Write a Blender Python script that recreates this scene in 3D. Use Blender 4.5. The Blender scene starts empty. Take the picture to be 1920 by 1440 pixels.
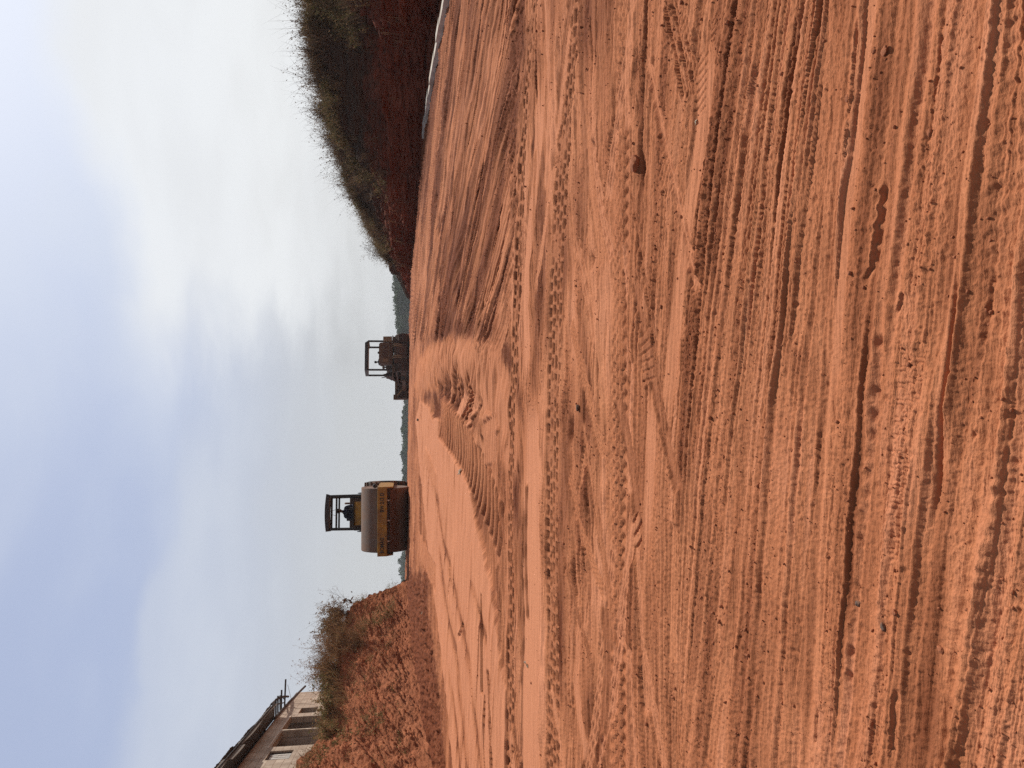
import bpy, bmesh, math, random
import numpy as np
from mathutils import Vector, Matrix, Euler
random.seed(7)
rng = np.random.default_rng(11)
PI = math.pi
scene = bpy.context.scene
COL = scene.collection

# ------------------------------------------------------------------ camera maths
F = 1443.0                     # focal length in photo pixels (1920 wide)
V0 = 757.0                     # photo column of the true horizon (picture lies on its side)
EYE = np.array([0.0, 0.0, 1.6])
PIT = math.atan2(960 - V0, F)
CP, SP = math.cos(PIT), math.sin(PIT)

def ray(xd, yd):
    r = (720 - yd) / F
    w = (xd - 960) / F
    return np.array([r, CP - w * SP, -SP - w * CP])

def at(xd, yd, Y):
    d = ray(xd, yd)
    return EYE + d * (Y / d[1])

# ------------------------------------------------------------------ base terrain
_gy = np.array([-400, -60, -8, 0, 10, 16, 20, 22.5, 24, 26, 30, 55, 68, 85, 115, 160, 5000.])
_gz = np.array([-6, -3.2, -.48, 0, .6, .94, 1.17, 1.30, 1.365, 1.385, 1.37, 1.15, .6, -1.6, -5, -6, -6.])
_fy = np.arange(-60, 200, .05)
_fz = np.interp(_fy, _gy, _gz)
_k = np.hanning(61); _k /= _k.sum()
_fz = np.convolve(np.pad(_fz, 30, mode='edge'), _k, 'valid')

def zb(x, y):
    x = np.asarray(x, float); y = np.asarray(y, float)
    z = np.interp(y, _fy, _fz)
    z = np.where((y < -59) | (y > 199), np.interp(y, _gy, _gz), z)
    c = np.clip(y / 24, 0, 1) ** 2 * np.clip((110 - y) / 50, 0, 1)
    return z - .02 * np.clip(x, -9, 9) * c

def G(xd, yd):
    d = ray(xd, yd)
    t = 1.6 / (-d[2] + .06 * d[1])
    for _ in range(12):
        p = EYE + d * t
        f = p[2] - zb(p[0], p[1])
        t += f / (-d[2] + .058 * d[1]) * .8
    return np.array([d[0] * t, d[1] * t])

def GP(pts):
    return np.array([G(a, b) for a, b in pts])

# ------------------------------------------------------------------ noise
def _hash(ix, iy, seed):
    h = (ix.astype(np.uint32) * np.uint32(374761393) + iy.astype(np.uint32) * np.uint32(668265263) + np.uint32(seed * 2246822519 & 0xffffffff))
    h = (h ^ (h >> np.uint32(13))) * np.uint32(1274126177)
    return h ^ (h >> np.uint32(16))

def perlin(x, y, seed=0):
    x = np.asarray(x, np.float32); y = np.asarray(y, np.float32)
    fx = np.floor(x); fy = np.floor(y)
    ix = fx.astype(np.int32); iy = fy.astype(np.int32)
    u = x - fx; v = y - fy
    def g(dx, dy):
        h = _hash(ix + dx, iy + dy, seed)
        a = (h & np.uint32(1023)).astype(np.float32) * np.float32(2 * PI / 1024)
        return np.cos(a) * (u - dx) + np.sin(a) * (v - dy)
    su = u * u * u * (u * (u * 6 - 15) + 10); sv = v * v * v * (v * (v * 6 - 15) + 10)
    a = g(0, 0); b = g(1, 0); c = g(0, 1); d = g(1, 1)
    r = a + su * (b - a)
    return (r + sv * ((c + su * (d - c)) - r)) * np.float32(1.5)

def fbm(x, y, seed=0, oct=4, lac=2.07, gain=.5):
    s = 0; a = 1.
    for i in range(oct):
        s = s + a * perlin(x * lac ** i + 17.3 * i, y * lac ** i - 9.1 * i, seed + i)
        a *= gain
    return s

def worley(x, y, seed=0):
    """distance to nearest scattered point and that point's random size"""
    x = np.asarray(x, np.float32); y = np.asarray(y, np.float32)
    fx = np.floor(x); fy = np.floor(y)
    best = np.full(x.shape, 9., np.float32); rid = np.zeros(x.shape, np.float32)
    for dx in (-1, 0, 1):
        for dy in (-1, 0, 1):
            h = _hash((fx + dx).astype(np.int32), (fy + dy).astype(np.int32), seed)
            px = fx + dx + (h & np.uint32(255)).astype(np.float32) / 256
            py = fy + dy + ((h >> np.uint32(8)) & np.uint32(255)).astype(np.float32) / 256
            d = np.hypot(x - px, y - py)
            m = d < best
            best = np.where(m, d, best)
            rid = np.where(m, ((h >> np.uint32(16)) & np.uint32(255)).astype(np.float32) / 256, rid)
    return best, rid

def sst(a, b, x):
    t = np.clip((x - a) / (b - a), 0, 1)
    return t * t * (3 - 2 * t)

def poly_sd(x, y, P):
    """signed distance to polygon, positive inside"""
    n = len(P); d = np.full(x.shape, 1e9, np.float32); ins = np.zeros(x.shape, bool)
    for i in range(n):
        ax, ay = P[i]; bx, by = P[(i + 1) % n]
        ex, ey = bx - ax, by - ay
        t = np.clip(((x - ax) * ex + (y - ay) * ey) / (ex * ex + ey * ey + 1e-12), 0, 1)
        d = np.minimum(d, np.hypot(x - ax - t * ex, y - ay - t * ey))
        if ay != by:
            c = ((ay > y) != (by > y)) & (x < ex * (y - ay) / (by - ay) + ax)
            ins ^= c
    return np.where(ins, d, -d)

def track(x, y, P, w):
    """indices within w of polyline P, signed lateral offset, arc length, 0..1 position"""
    P = np.asarray(P, float)
    lo = P.min(0) - w; hi = P.max(0) + w
    idx = np.nonzero((x > lo[0]) & (x < hi[0]) & (y > lo[1]) & (y < hi[1]))[0]
    xx = x[idx]; yy = y[idx]
    bd = np.full(len(idx), 1e9); sd = np.zeros(len(idx)); ss = np.zeros(len(idx)); s0 = 0
    for i in range(len(P) - 1):
        e = P[i + 1] - P[i]; L = math.hypot(*e); e = e / L
        s = (xx - P[i, 0]) * e[0] + (yy - P[i, 1]) * e[1]
        l = -(xx - P[i, 0]) * e[1] + (yy - P[i, 1]) * e[0]
        sc = np.clip(s, 0, L)
        d = np.hypot(l, s - sc)
        m = d < bd
        bd = np.where(m, d, bd); sd = np.where(m, np.where(l < 0, -d, d), sd); ss = np.where(m, s0 + sc, ss)
        s0 += L
    k = bd < w
    return idx[k], sd[k], ss[k], ss[k] / s0, s0

def smoothline(P, n=6):
    P = np.asarray(P, float)
    t = np.arange(len(P)); tt = np.linspace(0, len(P) - 1, (len(P) - 1) * n + 1)
    out = []
    for q in tt:
        i = int(min(max(math.floor(q), 0), len(P) - 2)); f = q - i
        p0 = P[max(i - 1, 0)]; p1 = P[i]; p2 = P[i + 1]; p3 = P[min(i + 2, len(P) - 1)]
        out.append(.5 * ((2 * p1) + (-p0 + p2) * f + (2 * p0 - 5 * p1 + 4 * p2 - p3) * f * f + (-p0 + 3 * p1 - 3 * p2 + p3) * f ** 3))
    return np.array(out)

# ------------------------------------------------------------------ stream lines of the near tracks
_lines = [
    [(1810, 1440), (1852, 1090), (1880, 1000), (1900, 700)],
    [(1699, 1440), (1716, 1090), (1785, 700), (1820, 350), (1865, 0)],
    [(1711, 0), (1672, 350), (1650, 593), (1640, 700), (1607, 1013)],
    [(1640, 0), (1597, 350), (1568, 700), (1542, 1050)],
    [(1435, 0), (1408, 219), (1393, 350), (1357, 593), (1347, 700), (1330, 846), (1315, 967)],
    [(1322, 230), (1308, 350), (1290, 520), (1272, 720), (1266, 900), (1262, 1300)],
    [(1172, 0), (1163, 400), (1160, 700), (1160, 1000), (1160, 1440)],
    [(1005, 0), (1000, 700), (1000, 1440)],
]
_fit = []
for L in _lines:
    p = GP(L)
    A = np.stack([np.ones(len(p)), p[:, 0], p[:, 0] ** 2], 1)
    if len(p) <= 3: A = A[:, :2]
    c = np.linalg.lstsq(A, p[:, 1], rcond=None)[0]
    _fit.append((c[0], c[1], float(np.clip(c[2], -.06, .03)) if len(c) > 2 else 0.))
_fit.sort()
_fy0 = np.array([f[0] for f in _fit]); _fa = np.array([f[1] for f in _fit]); _fb = np.array([f[2] for f in _fit])
_fa[0] = min(_fa[0], -.12)

def streams(x, y):
    xc = np.clip(x, -2.6, 2.6)
    q = y.copy()
    for _ in range(7):
        q = .5 * q + .5 * (y - np.interp(q, _fy0, _fa) * xc - np.interp(q, _fy0, _fb) * xc * xc)
    return q

def QV(v, yd=720):
    """stream coordinate of a photo point"""
    p = G(v, yd)
    return float(streams(np.array([p[0]]), np.array([p[1]]))[0])
# ------------------------------------------------------------------ ground relief: wheel ruts, tracks, scrapes, crumbs
def relief(x, y):
    """height in metres above the base, looseness 0..1, paleness -1..1 for points x, y (float arrays)"""
    q = streams(x, y)
    h = np.zeros(len(x)); loose = np.full(len(x), .25); tone = np.zeros(len(x))
    wn = 1 - sst(4.35, 5.0, q)                       # near, rutted lanes
    far = sst(7.6, 8.6, y)
    mid = (1 - wn) * (1 - far)
    # --- gentle unevenness everywhere
    wx = x + .06 * perlin(x * 1.7, y * 1.7, 71); wy = y + .06 * perlin(x * 1.7, y * 1.7, 72)
    h += .012 * perlin(x * .9, y * 1.3, 1) + .004 * perlin(x * 5, y * 7, 2)
    # --- near lanes
    qw = q + .010 * perlin(x * 1.6, q * 3, 3) + .0022 * perlin(x * 8, q * 9, 4)
    z1 = 1 - sst(2.5, 2.9, q)                        # softest, closest to the camera
    z2 = sst(2.5, 2.9, q) * wn
    r1 = perlin(qw * 7.0, x * .18 + 3, 5); r2 = perlin(qw * 17, x * .36, 6); r3 = perlin(qw * 41, x * .7, 7); r4 = perlin(qw * 95, x * 1.5, 8); r5 = perlin(qw * 210, x * 3.0, 120)
    sharp = lambda n: 1 - 2 * np.abs(n)
    h += z1 * (.010 * r1 + .0058 * sharp(r2) + .0046 * r3 + .0030 * sharp(r4) * (.5 + r1) + .0012 * r5)
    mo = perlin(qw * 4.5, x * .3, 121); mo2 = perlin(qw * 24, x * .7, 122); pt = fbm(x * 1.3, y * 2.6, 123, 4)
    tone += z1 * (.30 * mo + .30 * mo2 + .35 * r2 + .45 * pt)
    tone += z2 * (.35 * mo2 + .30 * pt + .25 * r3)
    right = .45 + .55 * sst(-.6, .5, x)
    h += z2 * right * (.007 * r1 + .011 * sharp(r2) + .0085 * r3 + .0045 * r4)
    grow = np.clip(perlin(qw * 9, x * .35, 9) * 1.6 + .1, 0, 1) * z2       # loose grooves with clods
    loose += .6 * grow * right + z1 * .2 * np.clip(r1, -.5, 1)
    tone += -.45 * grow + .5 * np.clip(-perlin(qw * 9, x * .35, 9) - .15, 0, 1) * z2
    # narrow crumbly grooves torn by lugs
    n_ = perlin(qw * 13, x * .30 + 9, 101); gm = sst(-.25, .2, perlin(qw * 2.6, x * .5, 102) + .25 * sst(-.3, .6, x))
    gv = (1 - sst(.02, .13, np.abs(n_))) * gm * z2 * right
    h -= .010 * gv; loose += .6 * gv; tone -= .7 * gv  # darker tone for damp soil, also painting groove shade into the colour
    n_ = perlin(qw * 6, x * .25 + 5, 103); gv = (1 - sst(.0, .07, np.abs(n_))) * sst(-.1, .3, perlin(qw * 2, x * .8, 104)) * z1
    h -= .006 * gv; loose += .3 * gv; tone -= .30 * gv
    # --- middle lanes (streaks run across)
    a = perlin(wy * 5, x * .35, 10); b = perlin(wy * 14, x * .8, 11); c = perlin(wy * 34, x * 2.4, 12); d = perlin(wx * 6, wy * 9, 13)
    h += mid * (.009 * a + .010 * b + .0055 * c + .006 * d)
    pat = perlin(wx * 1.1, wy * 2.3, 14)
    tone += mid * 1.05 * fbm(x * .55, wy * 1.4, 130, 3)
    loose += mid * np.clip(.7 * pat + .35 * b, -.3, .6)
    tone += mid * (-.35 * np.clip(pat + .5 * b, -.6, 1))
    n_ = perlin(wy * 9 + .5 * perlin(x * .8, y * .8, 105), x * .45, 106); gv = (1 - sst(.0, .11, np.abs(n_))) * sst(-.15, .25, perlin(x * .9, wy * 1.8, 107)) * mid
    h -= .014 * gv; loose += .5 * gv; tone -= .8 * gv
    # --- beyond: left half streaks across, right half scraped by the dozer
    zone = GP([(768, 640), (800, 655), (850, 650), (905, 690), (955, 640), (962, 500), (968, 300), (982, 0), (985, -120), (800, -300), (780, 300)])
    wz = sst(-.25, .35, poly_sd(x, y, zone) + .18 * perlin(x * 1.3, y * 1.3, 15)) * sst(6.5, 7.3, y)
    ac = x * .86 + y * .5; al = -x * .5 + y * .86
    acw = ac + .10 * perlin(al * .5, ac * .5, 16)
    s1 = perlin(acw * 1.5, al * .10, 17); s2 = perlin(acw * 4.2, al * .22, 18); s3 = perlin(acw * 11, al * .5, 19); s4 = perlin(acw * 26, al * 1.1, 20)
    h += wz * (.028 * s1 + .026 * s2 + .014 * sharp(s3) + .006 * s4)
    loose += wz * np.clip(.15 + .9 * s2 + .5 * s3 + .5 * s1, -.3, .75)
    tone += wz * (-.15 - .75 * s2 - .5 * s3 - .4 * s1)
    n_ = perlin(acw * 6.5, al * .25, 108); gv = (1 - sst(.0, .14, np.abs(n_))) * sst(-.3, .2, perlin(acw * 1.3, al * .3, 109)) * wz
    h -= .035 * gv; loose += .5 * gv; tone -= 1.2 * gv
    tone -= .75 * wz * sst(.0, .5, perlin(acw * .9, al * .12, 124) + .3 * s2)
    # the broad dark furrow that comes toward the camera
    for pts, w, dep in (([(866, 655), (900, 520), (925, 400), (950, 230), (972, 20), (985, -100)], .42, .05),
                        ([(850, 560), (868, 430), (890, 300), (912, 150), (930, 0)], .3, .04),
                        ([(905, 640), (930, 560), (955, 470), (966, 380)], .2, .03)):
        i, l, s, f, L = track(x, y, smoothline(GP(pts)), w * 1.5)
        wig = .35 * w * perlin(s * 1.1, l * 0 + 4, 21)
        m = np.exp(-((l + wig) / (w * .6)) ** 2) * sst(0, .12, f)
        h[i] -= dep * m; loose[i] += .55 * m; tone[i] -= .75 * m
    wl = far * (1 - wz)
    e1 = perlin(wy * 2.2, x * .3, 22); e2 = perlin(wy * 6, x * .6, 23); e3 = perlin(wy * 15, x * 1.6, 24)
    h += wl * (.018 * e1 + .018 * e2 + .012 * e3)
    loose += wl * np.clip(.1 + .6 * e1 + .4 * e2, -.3, .6); tone += wl * (-.1 - .6 * e1 - .6 * e2 - .4 * e3)
    # --- smooth bands pressed by the drum: (points, half width, crispness, lift, smoothing, tone)
    smooth = np.zeros(len(x))
    def band(pts, w, lift, sm, tn, edge=.03, wob=.03, fade=(.0, .0)):
        i, l, s, f, L = track(x, y, smoothline(GP(pts)), w + .35)
        wv = w * (1 + .0 * s) + wob * perlin(s * 1.3, l * 0 + w * 9, 25) + wob * .35 * perlin(s * 6, l * 3 + 2, 26)
        m = sst(-edge, edge, wv - np.abs(l))
        if fade[0]: m *= sst(0, fade[0], f)
        if fade[1]: m *= sst(0, fade[1], 1 - f)
        h[i] = h[i] * (1 - sm * m) + lift * m
        loose[i] = loose[i] * (1 - m) ; tone[i] = tone[i] * (1 - m) + tn * m
        smooth[i] = np.maximum(smooth[i], m * sm)
        return i, l, s, f, m
    band([(993, 1600), (993, 1440), (994, 1200), (995, 1000), (993, 850), (986, 740)], .37, -.012, .9, .75, .012, .03, (0, .1))
    band([(988, 720), (986, 600), (990, 470), (1003, 330), (1012, 210), (1018, 100)], .15, -.004, .75, .6, .03, .05, (.1, .2))
    band([(1330, 60), (1318, 230), (1300, 350), (1277, 520), (1256, 720), (1248, 860)], .075, -.002, .8, .35, .012, .012, (.1, .25))
    band([(1646, -120), (1640, 0), (1597, 350), (1572, 620), (1560, 800)], .022, .002, .9, .35, .006, .004, (0, .2))
    band([(1215, 700), (1222, 820), (1216, 960), (1208, 1060)], .07, 0, .6, .5, .04, .04, (.3, .3))
    band([(1105, 1440), (1080, 1300), (1072, 1220)], .07, 0, .7, .5, .03, .03, (0, .4))
    # the hard pale wedge on the far side, with its ragged edge above a loose trench
    wedge = GP([(789, 752), (806, 764), (813, 785), (826, 782), (845, 822), (868, 868), (884, 905), (890, 960), (903, 1010), (914, 1060),
                (925, 1110), (934, 1170), (944, 1250), (957, 1330), (972, 1440), (985, 1560), (870, 1620), (852, 1440), (838, 1300), (822, 1160), (806, 1050), (796, 940), (786, 850), (781, 790)])
    sd = poly_sd(x, y, wedge) + .05 * perlin(x * 1.6, y * 1.6, 27) + .03 * perlin(x * 6, y * 6, 28)
    m = sst(-.03, .05, sd)
    st = perlin(wy * 3.2 + x * .9, x * .35, 29); st2 = perlin(wy * 8 + x * 2.2, x * .8, 30)
    h = h * (1 - .85 * m) + m * (.022 + .010 * st + .005 * st2)
    ls = np.clip(1.5 * st2 + .9 * st - .55, 0, 1)
    loose = loose * (1 - m) + m * .75 * ls; tone = tone * (1 - m) + m * (.7 - 1.5 * ls)
    for pts, w in (([(812, 880), (826, 960), (838, 1030), (850, 1080), (872, 1180), (892, 1320), (905, 1440)], .16), ([(822, 1010), (838, 1120), (856, 1215), (868, 1320), (880, 1440)], .20), ([(884, 1090), (900, 1140), (915, 1200)], .10), ([(842, 1250), (856, 1340), (868, 1450)], .14)):
        i, l, s_, f, L = track(x, y, smoothline(GP(pts)), w * 2)
        k_ = np.exp(-((l + .5 * w * perlin(s_ * .9, l * 0 + w * 50, 110)) / w) ** 2) * sst(0, .15, f) * (.5 + .5 * sst(-.3, .3, perlin(s_ * 1.2, l * 5, 111)))
        loose[i] += .7 * k_; tone[i] -= 1.35 * k_; h[i] -= .012 * k_
    # loose trench just in front of the wedge
    i, l, s, f, L = track(x, y, smoothline(GP([(812, 770), (838, 800), (862, 850), (882, 890), (896, 950), (910, 1010), (922, 1070), (932, 1130)])), .9)
    mm = np.exp(-(l / .28) ** 2) * (1 - m[i]) * sst(0, .35, 1 - f)
    h[i] -= .06 * mm; loose[i] = np.maximum(loose[i], .95 * mm); tone[i] -= 1.3 * mm
    # dark crumbled soil under the cut on the far side
    foot = GP([(767, 1085), (774, 1072), (797, 1078), (808, 1095), (803, 1130), (813, 1190), (823, 1300), (836, 1440), (848, 1560), (790, 1560), (770, 1200)])
    m = sst(-.3, .3, poly_sd(x, y, foot) + .3 * perlin(x * 1.1, y * 1.1, 31))
    loose = np.maximum(loose, .95 * m); tone -= 1.0 * m; h += m * (.05 * np.abs(perlin(x * 3, y * 3, 32)) + .03 * perlin(x * 9, y * 9, 33))
    footr = GP([(772, 470), (777, 480), (783, 350), (792, 240), (815, 130), (850, -60), (845, -160), (800, -20), (775, 330)])
    m = sst(-.25, .25, poly_sd(x, y, footr) + .25 * perlin(x * 1.3, y * 1.3, 34))
    loose = np.maximum(loose, .9 * m); tone -= .7 * m; h += m * (.06 * np.abs(perlin(x * 4, y * 4, 35)))
    # --- the dozer's turn: swept berm, hollow with clods, grouser track
    i, l, s, f, L = track(x, y, smoothline(GP([(783, 715), (800, 692), (826, 684), (856, 687), (885, 700), (912, 722), (936, 752), (950, 785), (956, 812)]), 8), 1.1)
    ww = .55
    m = np.exp(-(l / ww) ** 4)
    rib = np.sin(2 * PI * (s / .17 + .5 * l)) * (.6 + .4 * perlin(s * 1.5, l * 2, 36))
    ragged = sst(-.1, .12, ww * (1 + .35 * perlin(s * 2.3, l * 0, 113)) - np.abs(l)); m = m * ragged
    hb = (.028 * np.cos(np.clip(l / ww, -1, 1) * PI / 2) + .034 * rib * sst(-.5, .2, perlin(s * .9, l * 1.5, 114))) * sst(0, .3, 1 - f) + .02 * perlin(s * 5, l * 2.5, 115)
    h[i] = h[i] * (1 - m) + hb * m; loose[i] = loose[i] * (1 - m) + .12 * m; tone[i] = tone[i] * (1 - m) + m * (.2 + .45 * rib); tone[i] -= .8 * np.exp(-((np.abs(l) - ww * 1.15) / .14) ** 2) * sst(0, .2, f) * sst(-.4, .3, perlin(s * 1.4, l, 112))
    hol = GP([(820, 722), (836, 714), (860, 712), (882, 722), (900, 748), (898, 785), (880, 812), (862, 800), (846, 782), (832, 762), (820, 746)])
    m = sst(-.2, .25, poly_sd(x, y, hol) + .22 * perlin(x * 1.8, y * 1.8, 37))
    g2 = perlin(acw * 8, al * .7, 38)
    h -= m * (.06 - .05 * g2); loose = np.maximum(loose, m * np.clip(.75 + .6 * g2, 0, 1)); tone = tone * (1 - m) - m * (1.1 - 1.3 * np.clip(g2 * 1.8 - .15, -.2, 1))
    for pts, w, tn_ in (([(846, 806), (858, 778), (872, 742), (880, 726)], .13, .8), ([(868, 812), (884, 776), (902, 738)], .10, .5), ([(836, 772), (842, 750), (850, 728)], .07, .3)):
        i, l, s_, f, L = track(x, y, smoothline(GP(pts)), w * 1.6)
        k_ = sst(-.02, .03, w * (1 + .3 * perlin(s_ * 3, l * 0 + w * 70, 116)) - np.abs(l)) * sst(0, .15, f) * sst(0, .15, 1 - f)
        h[i] = h[i] * (1 - .6 * k_) + .01 * k_; loose[i] *= (1 - k_); tone[i] = tone[i] * (1 - k_) + tn_ * k_
    i, l, s_, f, L = track(x, y, smoothline(GP([(862, 800), (876, 765), (890, 730)])), .2)
    k_ = sst(0, .04, .17 - np.abs(l)) * sst(0, .12, f) * sst(0, .12, 1 - f); cc = np.cos(2 * PI * l / .075)
    h[i] += .014 * k_ * cc; tone[i] = tone[i] * (1 - k_) + k_ * (-.2 + .9 * cc)
    shelf = GP([(884, 775), (905, 770), (930, 785), (938, 808), (922, 828), (905, 826), (895, 838), (880, 832), (876, 805)])
    m = sst(-.03, .04, poly_sd(x, y, shelf) + .09 * perlin(x * 4, y * 4, 39))
    h += m * .022; tone += m * .3
    def ribs(pts, w, per, amp, curve, sh=1.0, tn=0., lo=.6, base=-.02, fade=.06, seed=40):
        i, l, s, f, L = track(x, y, smoothline(GP(pts), 8), w * 1.3)
        u = l / w
        e = sst(0, .18, 1 - np.abs(u)) * sst(0, fade, f) * sst(0, fade, 1 - f)
        ph = s / per + curve * u * u + .12 * perlin(s * 2, l * 3, seed)
        r = np.abs(np.sin(PI * ph)) ** sh * 2 - 1
        h[i] = h[i] * (1 - e) + e * (base + amp * r * (.75 + .5 * perlin(s * .9, l, seed + 1)))
        loose[i] = loose[i] * (1 - e) + e * np.clip(lo - .4 * r, 0, 1); tone[i] = tone[i] * (1 - e) + e * (tn + .5 * r)
        return i, l, s, f, e
    ribs([(822, 782), (838, 797), (856, 820), (875, 850), (893, 885), (910, 925), (926, 965), (938, 1005), (946, 1040)], .42, .27, .040, .75, 1.3, -.45)
    ribs([(905, 836), (918, 828), (935, 818)], .3, .13, .012, .1, 1.2, .2, .2, .0, .15)
    ribs([(783, 1010), (792, 1030), (806, 1060), (822, 1090)], .3, .2, .015, .3, 1.2, -.1, .4, 0, .1)
    ribs([(798, 850), (812, 880), (824, 915)], .22, .16, .012, .2, 1.2, .1, .2, .03, .15)
    # --- tyre tracks
    def blocks(pts, w, rows, per, dep, lo=.5, tn=-.3, stag=.5, fade=.04, lon=.68, seed=50, clog=.25):
        i, l, s, f, L = track(x, y, smoothline(GP(pts)), w * 1.15)
        u = (l / w + 1) * .5 * rows
        r = np.floor(u); cu = u - r - .5
        wob = .45 * perlin(s * 1.7, r * 3.7, seed) + .22 * perlin(s * 7, r * 5.1, seed + 9)
        cu = cu + .12 * perlin(s * 5, r * 9.3, seed + 7)
        p = s / per + r * stag + wob; cs = p - np.floor(p) - .5
        blk = sst(.0, .16, .42 - np.abs(cu)) * sst(.0, .16, lon * .5 + .08 - np.abs(cs))
        keep = sst(-.55, .1, perlin(s * 2.4, l * 6, seed + 1) + clog)
        e = sst(0, .15, 1.05 - np.abs(l / w)) * sst(0, fade, f) * sst(0, fade, 1 - f)
        h[i] = h[i] * (1 - .7 * e) + e * (-.004 - dep * blk * keep)
        loose[i] = loose[i] * (1 - e) + e * lo * (.4 + .6 * blk); tone[i] = tone[i] * (1 - e) + e * (tn * (.3 + .9 * blk * keep))
        return i
    def zigzag(pts, w, per, amp, lines, seed=60, tn=.0, base=-.006, fade=.04, shift=.5):
        i, l, s, f, L = track(x, y, smoothline(GP(pts)), w * 1.25)
        u = l / w
        e = sst(0, .12, 1.08 - np.abs(u)) * sst(0, fade, f) * sst(0, fade, 1 - f)
        hh = np.full(len(i), base); tt = np.full(len(i), tn)
        patch = sst(-.5, .15, perlin(s * 1.4, l * 2, seed + 3) + .25)
        for k, (c, kind) in enumerate(lines):
            ph = s / per + k * shift + .15 * perlin(s * 1.1, l * 0 + k, seed)
            t = ph - np.floor(ph)
            if kind == 'z':                              # stepped zig-zag rib: steep on one side
                zc = c + .13 * (sst(.0, .22, t) - sst(.5, .72, t)) - .065
                dd = u - zc
                hh += amp * patch * (sst(-.03, .03, dd) * np.exp(-np.clip(dd, 0, 9) / .16))
                tt += .25 * patch * np.exp(-(dd / .05) ** 2)
            elif kind == 'p':                            # shoulder lug pits
                pit = np.exp(-((u - c) / .16) ** 2 - ((t - .5) / .27) ** 2)
                hh -= 1.1 * amp * pit * patch; tt -= .45 * pit * patch
            else:                                        # plain groove
                dd = (u - c - .03 * perlin(s * 6, l * 0 + k, seed + 2)) / .05
                hh -= .9 * amp * np.exp(-dd ** 2) * patch
        h[i] = h[i] * (1 - .75 * e) + e * hh
        loose[i] = loose[i] * (1 - .8 * e) + .1 * e; tone[i] = tone[i] * (1 - .8 * e) + e * tt
        return i
    # rows of deep lug prints beside the drum lane
    blocks([(1037, 1560), (1036, 1440), (1036, 1200), (1035, 960), (1036, 820), (1038, 680), (1042, 540), (1048, 400), (1056, 280), (1066, 160), (1074, 60), (1080, -80)], .19, 4, .115, .021, .6, -.8, .5, .02, .66, 50, .08)
    blocks([(958, 1500), (957, 1300), (957, 1100), (957, 900), (960, 760), (967, 620), (973, 460), (980, 300), (992, 120), (1002, 0), (1008, -100)], .155, 3, .15, .019, .45, -.75, .5, .02, .68, 54, .12)
    blocks([(1075, 980), (1090, 900), (1102, 820)], .06, 3, .05, .006, .3, -.2, .5, .1)
    # wide truck tyre with zig-zag shoulders
    zz = [(-.62, 'p'), (-.36, 'z'), (-.12, 'g'), (.14, 'z'), (.42, 'z'), (.7, 'p')]
    zigzag([(1152, 1560), (1156, 1440), (1158, 1300), (1157, 1150), (1156, 1000), (1158, 850), (1160, 700), (1161, 560), (1162, 400), (1166, 250), (1170, 100), (1174, -60)], .165, .088, .0155, zz, 60)
    zigzag([(1098, 240), (1110, 330), (1122, 420), (1130, 500)], .10, .07, .006, [(-.4, 'z'), (.1, 'z'), (.5, 'z')], 64)
    zigzag([(1260, 1240), (1262, 1100), (1266, 980)], .05, .07, .004, [(-.4, 'z'), (.3, 'z')], 66)
    zigzag([(1332, 1440), (1344, 1330), (1360, 1240)], .05, .06, .006, [(-.4, 'z'), (.4, 'z')], 67)
    zigzag([(1570, 0), (1556, 130), (1542, 260), (1526, 380), (1512, 480), (1505, 560), (1492, 660)], .045, .075, .009, [(-.3, 'z'), (.5, 'z')], 68, .05)
    # narrow ribbed motorbike tracks that cross the lanes diagonally
    def ribbed(pts, w, n, per, amp, tn=-.15, seed=74):
        i, l, s, f, L = track(x, y, smoothline(GP(pts)), w * 1.2)
        u = l / w
        e = sst(0, .2, 1.08 - np.abs(u)) * sst(0, .05, f) * sst(0, .05, 1 - f)
        r = np.cos(PI * n * u) * (.6 + .4 * np.sin(2 * PI * s / per))
        h[i] = h[i] * (1 - .8 * e) + e * (-.006 + amp * r); loose[i] = loose[i] * (1 - e) + .15 * e; tone[i] = tone[i] * (1 - e) + e * (tn + .25 * r)
    ribbed([(1066, 600), (1080, 650), (1095, 710), (1112, 780), (1128, 850), (1142, 905)], .07, 4, .05, .006)
    ribbed([(1066, 880), (1082, 950), (1098, 1015), (1114, 1070), (1134, 1120), (1150, 1160)], .06, 3, .05, .006)
    ribbed([(1054, 1020), (1064, 1070), (1074, 1120), (1086, 1180)], .04, 2, .05, .006, -.5)
    ribbed([(1092, 1180), (1105, 1240), (1114, 1300), (1118, 1340)], .04, 2, .06, .009, -.5)
    ribbed([(1080, 450), (1092, 510), (1104, 580), (1110, 640)], .07, 2, .2, .008, .25)
    # older, half worn lines crossing at shallow angles
    r_ = np.random.default_rng(77)
    for q_ in range(26):
        v0 = r_.uniform(990, 1240); y0_ = r_.uniform(-100, 1300); ln_ = r_.uniform(180, 520); dv = r_.uniform(-.16, .22) * ln_
        mid_ = (v0 + dv * .5 + r_.uniform(-8, 8), y0_ + ln_ * .5)
        ribbed([(v0, y0_), mid_, (v0 + dv, y0_ + ln_)], r_.uniform(.025, .08), int(r_.integers(1, 4)), r_.uniform(.05, .3), r_.uniform(.003, .008), r_.choice([-.45, -.25, .3, .45]), 200 + q_)
    for q_ in range(10):
        v0 = r_.uniform(880, 985); y0_ = r_.uniform(820, 1400); ln_ = r_.uniform(120, 300)
        ribbed([(v0, y0_), (v0 + r_.uniform(-4, 10), y0_ + ln_ * .5), (v0 + r_.uniform(0, 22), y0_ + ln_)], r_.uniform(.04, .1), 1, .3, .01, r_.choice([-.8, -.5, .4]), 240 + q_)
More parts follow.
